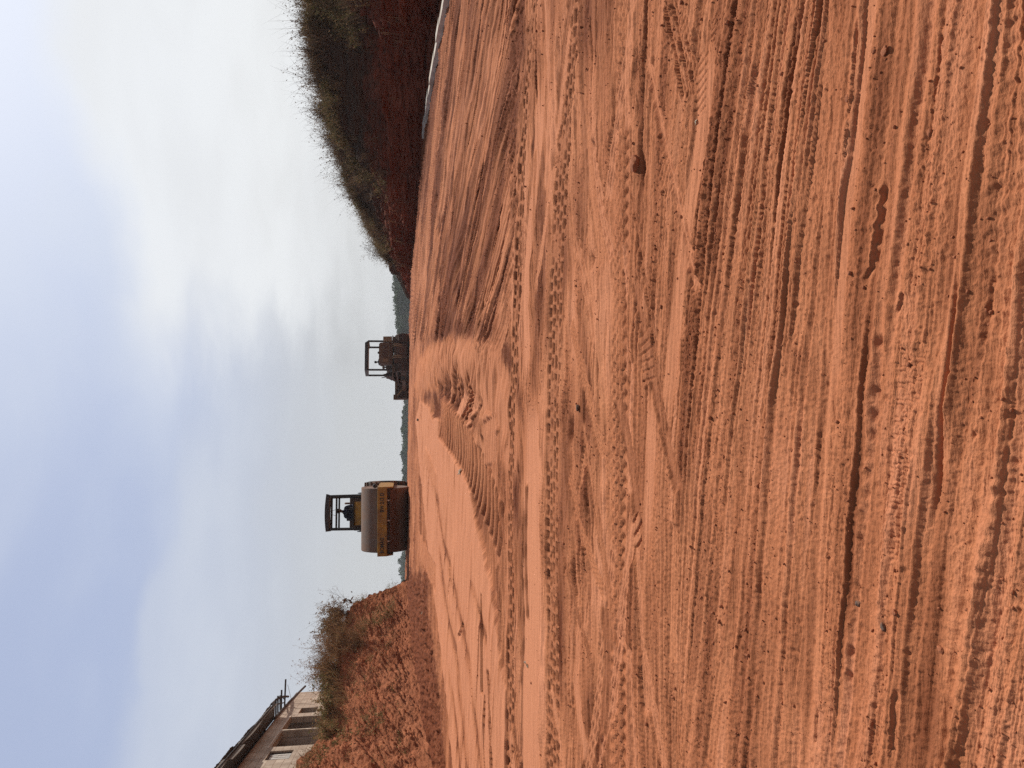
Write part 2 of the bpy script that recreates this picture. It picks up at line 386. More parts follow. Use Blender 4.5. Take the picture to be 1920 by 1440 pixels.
    # clod lines running diagonally at the right
    for off in (0, 14, 27):
        ribbed([(1252 + off, 5), (1262 + off, 60), (1275 + off * .9, 120), (1284 + off * .7, 185)], .022, 1, .055, .009, -.2, 76)
    # herringbone pads
    def herring(pts, w, per, slope, amp, half=False):
        i, l, s, f, L = track(x, y, smoothline(GP(pts)), w * 1.1)
        u = l / w
        ph = (s + slope * (np.abs(l) if not half else l)) / per
        t = ph - np.floor(ph)
        e = sst(0, .1, 1 - np.abs(u)) * sst(0, .06, f) * sst(0, .06, 1 - f)
        g_ = sst(.0, .1, t) * sst(0, .1, .36 - t)
        h[i] = h[i] * (1 - .7 * e) - amp * e * g_; tone[i] -= .18 * e * g_
    herring([(1313, 215), (1316, 160), (1320, 95)], .055, .040, .45, .006, True)
    herring([(1336, 82), (1340, 55), (1342, 25)], .03, .035, .6, .009, True)
    herring([(1280, 0), (1285, 50), (1288, 80)], .05, .05, .5, .006, True)
    herring([(1192, 960), (1195, 990), (1197, 1030)], .085, .085, .55, .016, True)
    herring([(1208, 620), (1213, 660), (1217, 722)], .085, .055, .0, .006)
    herring([(1242, 300), (1250, 340), (1255, 370)], .06, .045, .6, .006, True)
    herring([(1283, 590), (1285, 640), (1283, 700)], .025, .03, .4, .004, True)
    # square-lug tyre right in front
    i, l, s, f, L = track(x, y, smoothline(GP([(1720, 560), (1712, 700), (1700, 800), (1690, 900), (1682, 1000), (1676, 1080)])), .06)
    u = (l / .052)
    e = sst(0, .1, 1 - np.abs(u)) * sst(0, .1, f) * sst(0, .12, 1 - f) * sst(-.4, .1, perlin(s * 5, l * 9, 80) + .1)
    out = np.zeros(len(i))
    for c, ww_, ph0 in ((-.72, .26, 0), (-.1, .16, .4), (.2, .14, .1), (.62, .26, .6)):
        t = s / .052 + ph0; t = t - np.floor(t) - .5
        box = np.maximum(np.abs(u - c) / ww_, np.abs(t) / .36)
        out += np.exp(-((box - 1) / .16) ** 2)
    h[i] = h[i] * (1 - .6 * e) - .0045 * e * np.clip(out, 0, 1)
    h[i] -= .006 * np.exp(-((u + 1.05) / .12) ** 2) * sst(0, .1, f) * sst(0, .3, 1 - f)
    # --- single ridges of the close foreground: (column at the middle, height, half width, asymmetry, x range)
    def ridge(v, amp, w, steep, x0, x1, yd=720, rough=.0):
        q0 = QV(v, yd)
        dd = qw - q0 + .010 * perlin(x * 2.3, x * 0 + v, 81)
        ww_ = np.where(dd < 0, w * steep, w)
        return amp * np.exp(-np.abs(dd / ww_) ** 2.4) * sst(x0 - .15, x0 + .1, x) * (1 - sst(x1 - .1, x1 + .15, x)) * (1 + rough * perlin(x * 12, q * 30, 82))
    for r in ((1792, .026, .045, .45, -.1, 3, 700), (1735, .022, .04, .4, -3, .05, 950), (1898, .020, .016, .8, -3, .35, 720), (1618, .009, .008, .7, -1.2, .15, 725),
              (1648, .015, .028, .5, -.1, 3, 600), (1690, .018, .045, .45, .15, 3, 400), (1655, .010, .018, .6, -2.5, -.2, 1200), (1780, -.016, .008, 1, -.3, .25, 760),
              (1606, .013, .02, .35, .25, 3, 180), (1575, .010, .02, .4, .1, 3, 420), (1700, .014, .02, .5, -3, -.25, 1090), (1830, .012, .02, .6, -3, -.3, 1200),
              (1358, .012, .016, .5, -.2, 3, 593), (1436, .012, .022, .5, .2, 3, 300), (1487, .012, .016, .5, -.1, 3, 420), (1526, .010, .016, .5, .25, 3, 200),
              (1392, .011, .014, .5, -.5, 3, 650), (1330, .009, .012, .6, -2, .4, 850), (1452, .010, .02, .6, -2.4, 0, 760), (1490, .009, .018, .6, -2.6, -.1, 900)):
        hr = ridge(*r)
        h += hr; tone += 8 * hr; loose -= 6 * np.abs(hr)  # crests coloured paler to add contrast to the relief
    # knobbly rows at the very front
    i = np.nonzero((y < 2.0) & (x > -1.6))[0]
    for v, yd, per, dep in ((1896, 120, .052, .010), (1912, 300, .06, .010), (1880, 420, .06, .009), (1850, 820, .07, .010), (1870, 960, .05, .008)):
        dd = (qw[i] - QV(v, yd)) / .02
        side = sst(.0, .25, x[i]) if yd < 600 else 1 - sst(-.1, .2, x[i])
        h[i] -= .55 * dep * np.exp(-dd ** 2) * (.5 + .5 * np.sin(2 * PI * x[i] / per + 2 * perlin(x[i] * 4, qw[i] * 8, 83))) * side
    # row of round dents
    for v, yd in [(1652, 370), (1650, 405), (1648, 442), (1645, 480), (1647, 734), (1643, 778), (1638, 817), (1632, 853), (1628, 889), (1624, 927), (1618, 968), (1615, 1013), (1604, 1100), (1597, 1222), (1592, 1270), (1675, 560), (1655, 640)]:
        p = G(v, yd)
        r = np.hypot((x - p[0]) * .9, y - p[1])
        k = r < .06
        h[k] -= .009 * np.exp(-(r[k] / .016) ** 2) - .0025 * np.exp(-((r[k] - .024) / .009) ** 2)
    # broken crust edges: a slab that stands a little proud and drops to a smooth strip
    def crack(pts, dep, w=.05, jag=.012):
        P = GP(pts)
        i, l, s, f, L = track(x, y, P, .09)
        side = l if P[-1][0] < P[0][0] else -l
        side = -side
        ll = side + jag * perlin(s * 14, l * 0, 84) + jag * .5 * perlin(s * 45, l * 0, 85)
        e = sst(0, .15, f) * sst(0, .2, 1 - f)
        h[i] += e * (-dep * sst(-.002, .006, -ll) * np.exp(-np.clip(-ll, 0, 9) / w) + dep * .3 * np.exp(-np.clip(ll, 0, 9) / .03) * (ll > 0))
        k = (ll < 0) & (ll > -.045) & (e > .4)
        loose[i[k]] = 0; tone[i[k]] += .2
    crack([(1656, 330), (1648, 380), (1643, 425), (1637, 470), (1630, 505), (1624, 535)], .016)
    crack([(1608, 20), (1602, 110), (1596, 200), (1588, 290), (1580, 360)], .015)
    crack([(1694, 545), (1688, 572), (1683, 588)], .012, .02)
    crack([(1530, 1320), (1527, 1360), (1524, 1400)], .012, .02)
    crack([(1418, 120), (1404, 190), (1396, 260)], .012, .03)
    crack([(1690, 1280), (1684, 1340), (1678, 1430)], .012, .03)
    crack([(1308, 780), (1304, 830), (1300, 880)], .010, .02)
    crack([(845, 1040), (846, 1085), (842, 1118)], .03, .08, .02)
    crack([(872, 1160), (866, 1185), (861, 1192)], .03, .08, .02)
    # open hollows with loose earth
    for v, yd, rx, ry, dep in ((1203, 322, .11, .07, .030), (1110, 490, .06, .05, .02), (1070, 805, .1, .07, .03), (1040, 300, .07, .1, .02), (1200, 210, .10, .05, .02), (1195, 120, .14, .06, .015)):
        p = G(v, yd)
        r = np.hypot((x - p[0]) / rx, (y - p[1]) / ry) + .35 * perlin(x * 14, y * 14, 86)
        k = r < 2.2
        g_ = np.exp(-r[k] ** 2 * 1.3)
        h[k] -= dep * g_; loose[k] = np.maximum(loose[k], g_); tone[k] -= .7 * g_
    loose = np.clip(loose, 0, 1)
    h *= 1.0 + .3 * sst(3.2, 4.5, y) + .25 * sst(6, 9, y)
    # --- crumbs and grain
    near = y < 14
    i = np.nonzero(near)[0]
    lo = loose[i]
    d1, r1_ = worley(x[i] * 26, y[i] * 26, 90); d2, r2_ = worley(x[i] * 62, y[i] * 62, 91)
    cl = np.clip(.52 - d1, 0, 1) * (r1_ > .45); cs = np.clip(.5 - d2, 0, 1) * (r2_ > .35)
    h[i] += lo * (.022 * cl + .012 * cs) + (1 - lo) * .005 * cs * (r2_ > .8)
    fine = perlin(x[i] * 55, y[i] * 55, 92); f3 = perlin(x[i] * 140, y[i] * 140, 93)
    gr = (1 - .75 * smooth[i])
    h[i] += gr * (.0016 + .003 * lo) * fine + gr * (.0008 + .001 * lo) * f3
    # small dark specks: holes and shadowed crumbs left by the tracks
    d3, r3_ = worley(x[i] * 15, y[i] * 15, 94)
    hole = np.clip(.14 - d3 * (.6 + r3_), 0, .2) * (r3_ < .14) * (1 - smooth[i])
    h[i] -= .05 * hole
    j = np.nonzero(~near)[0]
    if len(j):
        h[j] += loose[j] * (.03 * np.abs(perlin(x[j] * 9, y[j] * 9, 95)) + .018 * perlin(x[j] * 24, y[j] * 24, 96)) + .004 * perlin(x[j] * 30, y[j] * 30, 97)
    relief.scrape = wz
    return h, loose, np.clip(tone, -1.2, 1.2)

def new_mesh(name, V, Q, T=None, smooth=True):
    me = bpy.data.meshes.new(name)
    V = np.asarray(V, np.float32)
    me.vertices.add(len(V)); me.vertices.foreach_set('co', V.ravel())
    Q = np.asarray(Q, np.int32)
    k = Q.shape[1]
    me.loops.add(Q.size); me.polygons.add(len(Q))
    me.loops.foreach_set('vertex_index', Q.ravel())
    me.polygons.foreach_set('loop_start', np.arange(0, Q.size, k, dtype=np.int32))
    me.polygons.foreach_set('loop_total', np.full(len(Q), k, np.int32))
    me.polygons.foreach_set('use_smooth', np.full(len(Q), smooth, bool))
    me.update(calc_edges=True)
    return me

def grid_faces(nr, nc):
    a = (np.arange(nr - 1)[:, None] * nc + np.arange(nc - 1)[None, :]).ravel()
    return np.stack([a, a + 1, a + nc + 1, a + nc], 1)

def attr(me, name, vals):
    at_ = me.attributes.new(name, 'FLOAT', 'POINT'); at_.data.foreach_set('value', np.asarray(vals, np.float32))

def link(o, label=None, cat=None, group=None, kind=None, parent=None):
    COL.objects.link(o)
    if label: o['label'] = label
    if cat: o['category'] = cat
    if group: o['group'] = group
    if kind: o['kind'] = kind
    if parent is not None: o.parent = parent
    return o

def build_ground(nrow=1450, ncol=1150):
    f_ = np.linspace(0, 1, nrow); vs = np.interp(f_, [0, .42, .66, 1], [2180, 1350, 1010, 771])
    yr = np.array([G(v, 720)[1] for v in vs[::8]])
    yn = np.interp(np.arange(nrow), np.arange(nrow)[::8], yr[:len(np.arange(nrow)[::8])])
    yn = yn[yn < 24.2]
    ys = np.concatenate([np.linspace(-30, yn[0], 40)[:-1], yn, np.linspace(yn[-1], 58, 120)[1:], np.geomspace(59, 4500, 60)])
    # dense in front of the camera, a little coarser to the sides, then thinning out to the horizon
    t = np.linspace(-1, 1, ncol); nf = 150; fl = np.linspace(0, 1, nf + 1)[1:]
    og = np.geomspace(.004, 1, 44)
    ww = np.maximum(.575 * ys + .05, 1.0)[:, None]; w = ww + 1.15
    wide = 40 + 1.2 * np.abs(ys)[:, None]
    X = np.concatenate([-(w + og[::-1][None, :] * wide), -(ww + fl[::-1][None, :] * 1.15), ww * t[None, :], ww + fl[None, :] * 1.15, w + og[None, :] * wide], 1)
    nc_ = X.shape[1]
    Y = np.repeat(ys[:, None], nc_, 1)
    x = X.ravel(); y = Y.ravel()
    z = zb(x, y)
    h = np.zeros(len(x)); lo = np.full(len(x), .3); tn = np.zeros(len(x))
    k = (y > 1.0) & (y < 58) & (np.abs(x) < np.maximum(.60 * y + .12, 1.1) + 4.5)
    a, b, c = relief(x[k], y[k])
    h[k] = a; lo[k] = b; tn[k] = c
    sc = np.zeros(len(x)); sc[k] = relief.scrape
    me = new_mesh('ground', np.stack([x, y, z + h], 1), grid_faces(len(ys), nc_))
    attr(me, 'loose', lo); attr(me, 'tone', tn); attr(me, 'scrape', sc)
    return bpy.data.objects.new('ground', me), (ys, X, (z + h).reshape(X.shape))
# ------------------------------------------------------------------ materials
class N:
    """tiny node-tree helper"""
    def __init__(self, name):
        self.m = bpy.data.materials.new(name); self.m.use_nodes = True
        self.t = self.m.node_tree; self.t.nodes.clear()
        self.out = self.t.nodes.new('ShaderNodeOutputMaterial')
        self.p = self.t.nodes.new('ShaderNodeBsdfPrincipled')
        self.t.links.new(self.p.outputs[0], self.out.inputs[0])
        self.tc = self.t.nodes.new('ShaderNodeTexCoord')
    def n(self, kind, **kw):
        nd = self.t.nodes.new('ShaderNode' + kind)
        for k, v in kw.items():
            if k in nd.inputs: self.set(nd.inputs[k], v)
            else: setattr(nd, k, v)
        return nd
    def set(self, sock, v):
        if hasattr(v, 'is_output'): self.t.links.new(v, sock)
        elif isinstance(v, (tuple, list)) and len(v) == 3 and sock.type == 'RGBA': sock.default_value = (*v, 1)
        else: sock.default_value = v
    def noise(self, scale, detail=3, rough=.55, vec=None, dist=0):
        nd = self.n('TexNoise', Scale=scale, Detail=detail, Roughness=rough, Distortion=dist)
        self.t.links.new(vec if vec is not None else self.tc.outputs['Object'], nd.inputs['Vector'])
        return nd.outputs['Fac']
    def scaled(self, s, src='Object'):
        nd = self.n('Mapping'); nd.inputs['Scale'].default_value = s
        self.t.links.new(self.tc.outputs[src], nd.inputs['Vector'])
        return nd.outputs[0]
    def ramp(self, fac, *stops):
        nd = self.n('ValToRGB'); self.t.links.new(fac, nd.inputs[0])
        el = nd.color_ramp.elements
        while len(el) < len(stops): el.new(.5)
        for e, (p, c) in zip(el, stops):
            e.position = p; e.color = (*c, 1) if isinstance(c, tuple) else (c, c, c, 1)
        return nd.outputs[0]
    def mix(self, f, a, b, blend='MIX'):
        nd = self.n('Mix', data_type='RGBA', blend_type=blend)
        self.set(nd.inputs['Factor'], f); self.set(nd.inputs[6], a); self.set(nd.inputs[7], b)
        return nd.outputs[2]
    def math(self, op, a, b=0., c=False):
        nd = self.n('Math', operation=op); nd.use_clamp = c
        self.set(nd.inputs[0], a); self.set(nd.inputs[1], b)
        return nd.outputs[0]
    def attr(self, name):
        nd = self.n('Attribute', attribute_name=name); return nd.outputs['Fac']
    def bump(self, h, strength, dist, prev=None):
        nd = self.n('Bump'); nd.inputs['Strength'].default_value = strength; nd.inputs['Distance'].default_value = dist
        self.t.links.new(h, nd.inputs['Height'])
        if prev is not None: self.t.links.new(prev, nd.inputs['Normal'])
        return nd.outputs[0]
    def fin(self, col, rough=.9, metal=0., normal=None, spec=.2):
        self.set(self.p.inputs['Base Color'], col); self.set(self.p.inputs['Roughness'], rough)
        self.p.inputs['Metallic'].default_value = metal
        self.p.inputs['Specular IOR Level'].default_value = spec
        if normal is not None: self.t.links.new(normal, self.p.inputs['Normal'])
        return self.m

def simple(name, col, rough=.6, metal=0., dirt=None, dscale=6., dlo=.45, dhi=.75, bump=.0, bscale=40, spec=.3, var=.25):
    s = N(name)
    n1 = s.noise(dscale, 5, .6)
    c = s.mix(s.ramp(s.noise(dscale * 3.1, 4), (.3, 0.), (.7, 1.)), tuple(v * (1 - var) for v in col), tuple(min(1, v * (1 + var)) for v in col))
    if dirt is not None:
        c = s.mix(s.ramp(n1, (dlo, 0.), (dhi, 1.)), c, dirt)
    nr = s.bump(s.noise(bscale, 4), bump, .01) if bump else None
    r = s.math('ADD', s.math('MULTIPLY', n1, .25), rough - .12, True)
    return s.fin(c, r, metal, nr, spec)

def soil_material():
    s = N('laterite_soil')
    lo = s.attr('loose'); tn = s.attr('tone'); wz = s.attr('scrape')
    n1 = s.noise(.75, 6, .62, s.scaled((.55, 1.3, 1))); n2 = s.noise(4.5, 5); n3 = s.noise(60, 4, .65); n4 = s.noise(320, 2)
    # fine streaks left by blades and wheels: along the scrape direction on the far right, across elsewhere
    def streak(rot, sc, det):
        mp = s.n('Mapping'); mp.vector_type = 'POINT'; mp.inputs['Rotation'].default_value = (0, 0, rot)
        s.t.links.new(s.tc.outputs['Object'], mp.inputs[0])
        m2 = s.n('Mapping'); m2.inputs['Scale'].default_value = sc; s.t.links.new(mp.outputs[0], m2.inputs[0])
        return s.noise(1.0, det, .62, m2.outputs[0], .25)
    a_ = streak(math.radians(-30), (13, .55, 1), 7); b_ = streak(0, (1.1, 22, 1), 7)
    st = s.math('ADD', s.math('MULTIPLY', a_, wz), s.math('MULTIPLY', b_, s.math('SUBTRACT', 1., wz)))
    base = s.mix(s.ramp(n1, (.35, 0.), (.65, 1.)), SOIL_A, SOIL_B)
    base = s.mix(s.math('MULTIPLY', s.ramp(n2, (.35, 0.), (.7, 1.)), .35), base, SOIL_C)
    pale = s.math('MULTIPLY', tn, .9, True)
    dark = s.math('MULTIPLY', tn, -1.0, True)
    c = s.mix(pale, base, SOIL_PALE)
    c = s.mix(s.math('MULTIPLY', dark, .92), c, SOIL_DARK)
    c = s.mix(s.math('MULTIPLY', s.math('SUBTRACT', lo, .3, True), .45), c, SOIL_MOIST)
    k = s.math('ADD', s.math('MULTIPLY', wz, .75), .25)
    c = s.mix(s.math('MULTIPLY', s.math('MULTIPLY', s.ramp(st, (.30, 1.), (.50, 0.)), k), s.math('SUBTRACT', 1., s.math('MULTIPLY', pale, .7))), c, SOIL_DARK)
    c = s.mix(s.math('MULTIPLY', s.ramp(st, (.55, 0.), (.72, 1.)), s.math('MULTIPLY', k, .6)), c, SOIL_PALE)
    g = s.math('ADD', s.math('MULTIPLY', s.math('SUBTRACT', n3, .5), .6), s.math('MULTIPLY', s.math('SUBTRACT', n4, .5), .4))
    hsv = s.n('HueSaturation'); s.set(hsv.inputs['Color'], c); s.set(hsv.inputs['Value'], s.math('ADD', 1., g))
    nb = s.bump(s.noise(170, 5, .7), .5, .006)
    nb = s.bump(n4, .35, .003, nb); nb = s.bump(st, .5, .03, nb)
    return s.fin(hsv.outputs[0], .95, 0, nb, .12)

SOIL_A = (.395, .143, .066); SOIL_B = (.480, .191, .093); SOIL_C = (.325, .108, .047)
SOIL_PALE = (.565, .236, .130); SOIL_DARK = (.104, .026, .010); SOIL_MOIST = (.210, .060, .024)
# ------------------------------------------------------------------ light: hazy bright sky, one sun beyond the machines to the right
SUN_EL, SUN_AZ = math.radians(47), math.radians(38)      # azimuth from +Y toward +X
def build_light():
    w = bpy.data.worlds.new('World'); scene.world = w; w.use_nodes = True
    t = w.node_tree; t.nodes.clear()
    L = t.links.new
    def n(k, **kw):
        nd = t.nodes.new('ShaderNode' + k)
        for a, b in kw.items(): setattr(nd, a, b)
        return nd
    def m(op, a, b=0., clamp=False):
        nd = n('Math', operation=op); nd.use_clamp = clamp
        for i, v in enumerate((a, b)):
            if hasattr(v, 'is_output'): L(v, nd.inputs[i])
            else: nd.inputs[i].default_value = v
        return nd.outputs[0]
    def mix(f, a, b):
        nd = n('Mix', data_type='RGBA')
        for i, v in ((0, f), (6, a), (7, b)):
            if hasattr(v, 'is_output'): L(v, nd.inputs[i])
            else: nd.inputs[i].default_value = (*v, 1) if isinstance(v, tuple) else v
        return nd.outputs[2]
    def ramp(f, *st):
        nd = n('ValToRGB'); L(f, nd.inputs[0]); nd.color_ramp.interpolation = 'EASE'
        el = nd.color_ramp.elements
        while len(el) < len(st): el.new(.5)
        for e, (p, c) in zip(el, st): e.position = p; e.color = (c, c, c, 1)
        return nd.outputs[0]
    sky = n('TexSky', sky_type='NISHITA'); sky.sun_disc = False
    sky.sun_elevation = SUN_EL; sky.sun_rotation = SUN_AZ
    sky.air_density = 1.0; sky.dust_density = 3.5; sky.ozone_density = 1.0
    tc = n('TexCoord'); sep = n('SeparateXYZ'); L(tc.outputs['Generated'], sep.inputs[0])
    x, y, z = sep.outputs
    zc = m('MAXIMUM', z, .0)
    az = m('ARCTAN2', x, y)                               # 0 ahead, + right
    # cloud plane coordinates: stretch toward the horizon
    inv = m('DIVIDE', 1., m('ADD', zc, .16))
    cx = m('MULTIPLY', x, inv); cy = m('MULTIPLY', y, inv)
    cv = n('CombineXYZ'); L(cx, cv.inputs[0]); L(cy, cv.inputs[1])
    def noise(scale, off, det=5, rough=.5, dist=.3):
        mp = n('Mapping'); mp.inputs['Location'].default_value = off; mp.inputs['Scale'].default_value = (1, 1, 1)
        L(cv.outputs[0], mp.inputs[0])
        nd = n('TexNoise'); nd.inputs['Scale'].default_value = scale; nd.inputs['Detail'].default_value = det
        nd.inputs['Roughness'].default_value = rough; nd.inputs['Distortion'].default_value = dist
        L(mp.outputs[0], nd.inputs['Vector']); return nd.outputs['Fac']
    n1 = noise(1.1, (3.1, 1.7, 0)); n2 = noise(2.3, (7.7, 2.2, 0), 4, .45, .25)
    wob = m('ADD', m('MULTIPLY', m('SUBTRACT', n1, .5), .22), m('MULTIPLY', m('SUBTRACT', n2, .5), .13))
    # thick haze near the horizon, thinning upward
    hz = ramp(m('ADD', z, m('MULTIPLY', wob, .35)), (.02, 1.), (.33, .0))
    # bright cloud bank ahead on the right, its upper rim at about 19 degrees
    rim = m('SUBTRACT', .362, m('ADD', z, m('MULTIPLY', wob, .75)))
    bank = m('MULTIPLY', ramp(rim, (0., 0.), (.055, 1.)), ramp(m('ADD', az, m('MULTIPLY', wob, 1.2)), (-.02, 0.), (.16, 1.)))
    bank = m('MULTIPLY', bank, ramp(z, (.03, .35), (.16, 1.)))
    # lower, dimmer bank on the left with its rim near 16 degrees
    rim2 = m('SUBTRACT', .292, m('ADD', z, m('MULTIPLY', wob, .7)))
    bank2 = m('MULTIPLY', m('MULTIPLY', ramp(rim2, (0., 0.), (.03, 1.)), ramp(z, (.12, .0), (.26, 1.))), ramp(m('MULTIPLY', az, -1.), (-.05, .0), (.16, 1.)))
    wisps = ramp(m('ADD', m('MULTIPLY', n2, .6), m('MULTIPLY', n1, .5)), (.45, 0.), (.75, 1.))
    glow = ramp(m('ADD', m('MULTIPLY', az, .8), m('MULTIPLY', z, .6)), (-.35, 0.), (.62, 1.))
    S = 1 / .1
    c = lambda r, g, b: (r * S, g * S, b * S)
    sg = n('VectorMath', operation='SCALE'); L(sky.outputs[0], sg.inputs[0]); sg.inputs['Scale'].default_value = SKY_GAIN
    col = mix(.82, sg.outputs[0], mix(glow, c(.46, .535, .745), c(.76, .83, .97)))
    col = mix(m('MULTIPLY', wisps, .35), col, c(.74, .79, .86))
    col = mix(hz, col, mix(glow, c(.595, .615, .63), c(.765, .76, .735)))
    col = mix(m('MULTIPLY', bank2, .36), col, c(.70, .735, .78))
    col = mix(m('MULTIPLY', bank, .80), col, mix(ramp(n2, (.28, 0.), (.62, 1.)), c(.835, .85, .855), c(.89, .91, .92)))
    # unseen sky overhead and behind, made darker and greyer to cut the fill light
    col = mix(ramp(z, (.46, 0.), (.74, 1.)), col, c(.14, .16, .20))
    col = mix(m('MULTIPLY', ramp(m('MULTIPLY', y, -1.), (-.25, 0.), (.35, 1.)), .75), col, c(.24, .255, .285))
    # below the horizon: earth
    col = mix(ramp(z, (.0, 0.), (.001, 1.)), c(.30, .16, .10), col)
    bg = n('Background'); L(col, bg.inputs[0]); bg.inputs[1].default_value = .1
    o = n('OutputWorld'); L(bg.outputs[0], o.inputs[0])
    sd = bpy.data.lights.new('sun', 'SUN'); sd.energy = SUN_E; sd.angle = math.radians(.8); sd.color = (1., .93, .84)
    so = bpy.data.objects.new('sun', sd); COL.objects.link(so)
    d = Vector((math.sin(SUN_AZ) * math.cos(SUN_EL), math.cos(SUN_AZ) * math.cos(SUN_EL), math.sin(SUN_EL)))
    so.rotation_euler = d.to_track_quat('Z', 'Y').to_euler(); so.location = d * 60

SKY_GAIN = 1.0; SUN_E = 5.0

def build_camera():
    cd = bpy.data.cameras.new('camera'); cd.sensor_fit = 'HORIZONTAL'; cd.sensor_width = 36; cd.lens = F / 1920 * 36
    cd.clip_start = .05; cd.clip_end = 12000
    co = bpy.data.objects.new('camera', cd); COL.objects.link(co)
    X = Vector((0, -SP, -CP)); Y = Vector((1, 0, 0)); Z = Vector((0, -CP, SP))
    R = Matrix((X, Y, Z)).transposed()
    co.matrix_world = Matrix.Translation(Vector(EYE)) @ R.to_4x4()
    scene.camera = co

def render_setup():
    scene.view_settings.view_transform = 'Standard'; scene.view_settings.look = 'None'
    scene.view_settings.exposure = EXPO; scene.view_settings.gamma = 1
    scene.render.engine = 'CYCLES'
    c = scene.cycles
    c.use_denoising = False
    c.max_bounces = 6; c.diffuse_bounces = 3; c.glossy_bounces = 2; c.transmission_bounces = 2; c.volume_bounces = 0
    c.use_adaptive_sampling = True; c.adaptive_threshold = .008
EXPO = 0.
# ------------------------------------------------------------------ the two cut banks
def interp(xs, ys):
    xs = np.asarray(xs, float); ys = np.asarray(ys, float)
    return lambda v: np.interp(v, xs, ys)
# far-left bank: base line x(y), ledge and rim heights above the local ground
LB = dict(sgn=-1,
    xb=interp([2, 8, 12, 15, 18, 20, 22, 23.2, 24, 24.8, 25.6, 27, 30, 36, 46, 60], [-9.2, -8.6, -8.1, -7.75, -7.45, -7.2, -6.75, -6.35, -6.0, -6.0, -6.4, -8.0, -9.6, -12.6, -17, -22]),
    H1=interp([2, 8, 16, 19, 22, 23.4, 24.1, 24.7, 25.4, 26.2, 28, 34, 60], [2.0, 2.0, 1.75, 1.55, 1.35, 1.2, .8, .4, .25, .4, 1.0, 1.2, .8]),
    H2=interp([2, 8, 14, 16, 17.5, 19, 21, 22.5, 23.6, 24.1, 24.7, 25.2, 26, 28, 34, 60], [3.4, 3.35, 3.15, 3.05, 2.85, 2.35, 2.15, 2.05, 1.9, 1.55, .8, .45, .6, 1.8, 2.2, 1.5]),
    off1=interp([2, 60], [.45, .45]), off2=interp([2, 18, 24, 26, 30], [.85, .95, .65, .6, 1.2]), top=.35, seed=200)
RB = dict(sgn=1,
    xb=interp([2, 9, 14, 17, 19, 20.5, 22, 24, 27, 32, 40, 48, 60], [8.3, 8.0, 7.75, 7.4, 6.95, 5.75, 4.9, 4.25, 4.15, 4.2, 4.15, 4.3, 5.5]),
    H1=interp([2, 10, 15, 20, 23, 27, 32, 40, 60], [1.5, 1.5, 1.4, 1.05, .85, .65, .45, .1, .05]),
    H2=interp([2, 10, 15, 19, 22, 23.2, 25, 26.2, 26.8, 27.3, 28.0, 29, 31, 34, 37, 42, 48, 60], [3.6, 3.5, 3.3, 2.95, 2.75, 2.45, 2.15, 1.85, 1.62, 1.25, 1.5, 1.22, 1.05, .85, .62, .2, .02, .02]),
    off1=interp([2, 20, 40], [.45, .45, .2]), off2=interp([2, 15, 19, 23, 25, 27, 30, 40], [1.9, 2.1, 2.4, 2.9, 2.6, 1.7, 1.1, .4]), top=.25, seed=300)

def bank_pos(B, y, t):
    """surface point for position y along the bank and t: 0-1 lower face, 1-2 upper slope, 2-3 plateau"""
    y = np.asarray(y, float); t = np.asarray(t, float)
    sd = B['seed']; sg = B['sgn']
    gut = .35 * perlin(y * .55, t * .4, sd) + .16 * perlin(y * 1.7, t * .6, sd + 1)
    xb = B['xb'](y); H1 = B['H1'](y) * (1 + .22 * perlin(y * .8, y * 0, sd + 2)); H2 = np.maximum(B['H2'](y) * (1 + .05 * perlin(y * .9, y * 0 + 5, sd + 3) + (sg > 0) * (.08 * perlin(y * .45, y * 0 + 2, sd + 13) + .05 * perlin(y * 2.1, y * 0 + 3, sd + 14))), H1 * 1.02)
    o1 = B['off1'](y); o2 = B['off2'](y)
    a = np.clip(t, 0, 1); b = np.clip(t - 1, 0, 1); c = np.clip(t - 2, 0, 1)
    # talus foot, then a steep face
    z = H1 * (a ** 1.25) + (H2 - H1) * (1 - (1 - b) ** 1.35) + B['top'] * (1 - (1 - c) ** 2) * np.clip(H2, 0, 1)
    off = o1 * (.55 * (1 - (1 - a) ** 2.2) + .45 * a) + (o2 - o1) * b ** .85 + 26 * c ** 1.6
    amp = np.clip(H2, .12, 1.4) / 1.4 * (1 - .75 * c)
    hh = z
    yy = y + .25 * perlin(y * .7, hh * .9, sd + 4)
    tl = hh - .40 * y * (sg < 0) + .25 * y * (sg > 0)                                     # tilted layering
    n1 = perlin(yy * .8, tl * .9, sd + 5); n2 = perlin(yy * .9, tl * 3.0, sd + 6); n3 = perlin(yy * 2.2, tl * 7.5, sd + 7); n4 = perlin(yy * 5, tl * 17, sd + 8); n5 = perlin(yy * 13, tl * 36, sd + 9)
    blk = np.abs(n2)
    d = .20 * n1 + .26 * (blk - .25) + .20 * (np.abs(n3) - .2) + .13 * np.abs(n4) + .06 * n5 + .8 * gut
    d = d * amp * sst(-.05, .25, t) * (1.7 if sg > 0 else .85)
    rough = (1 - .0 * b)
    x = xb + sg * (off - .55 * d * rough)
    zz = zb(x, y) * 0 + zb(xb, y) + z + .12 * d * sst(.5, 1.2, t) - .10 + .05 * perlin(y * 2.2, t * 9, sd + 10) * b + .06 * perlin(x * 1.3, y * 1.3, sd + 11) * c
    return np.stack([x, y + .12 * d * perlin(y * 2.1, tl * 2.0, sd + 12), zz], -1), d

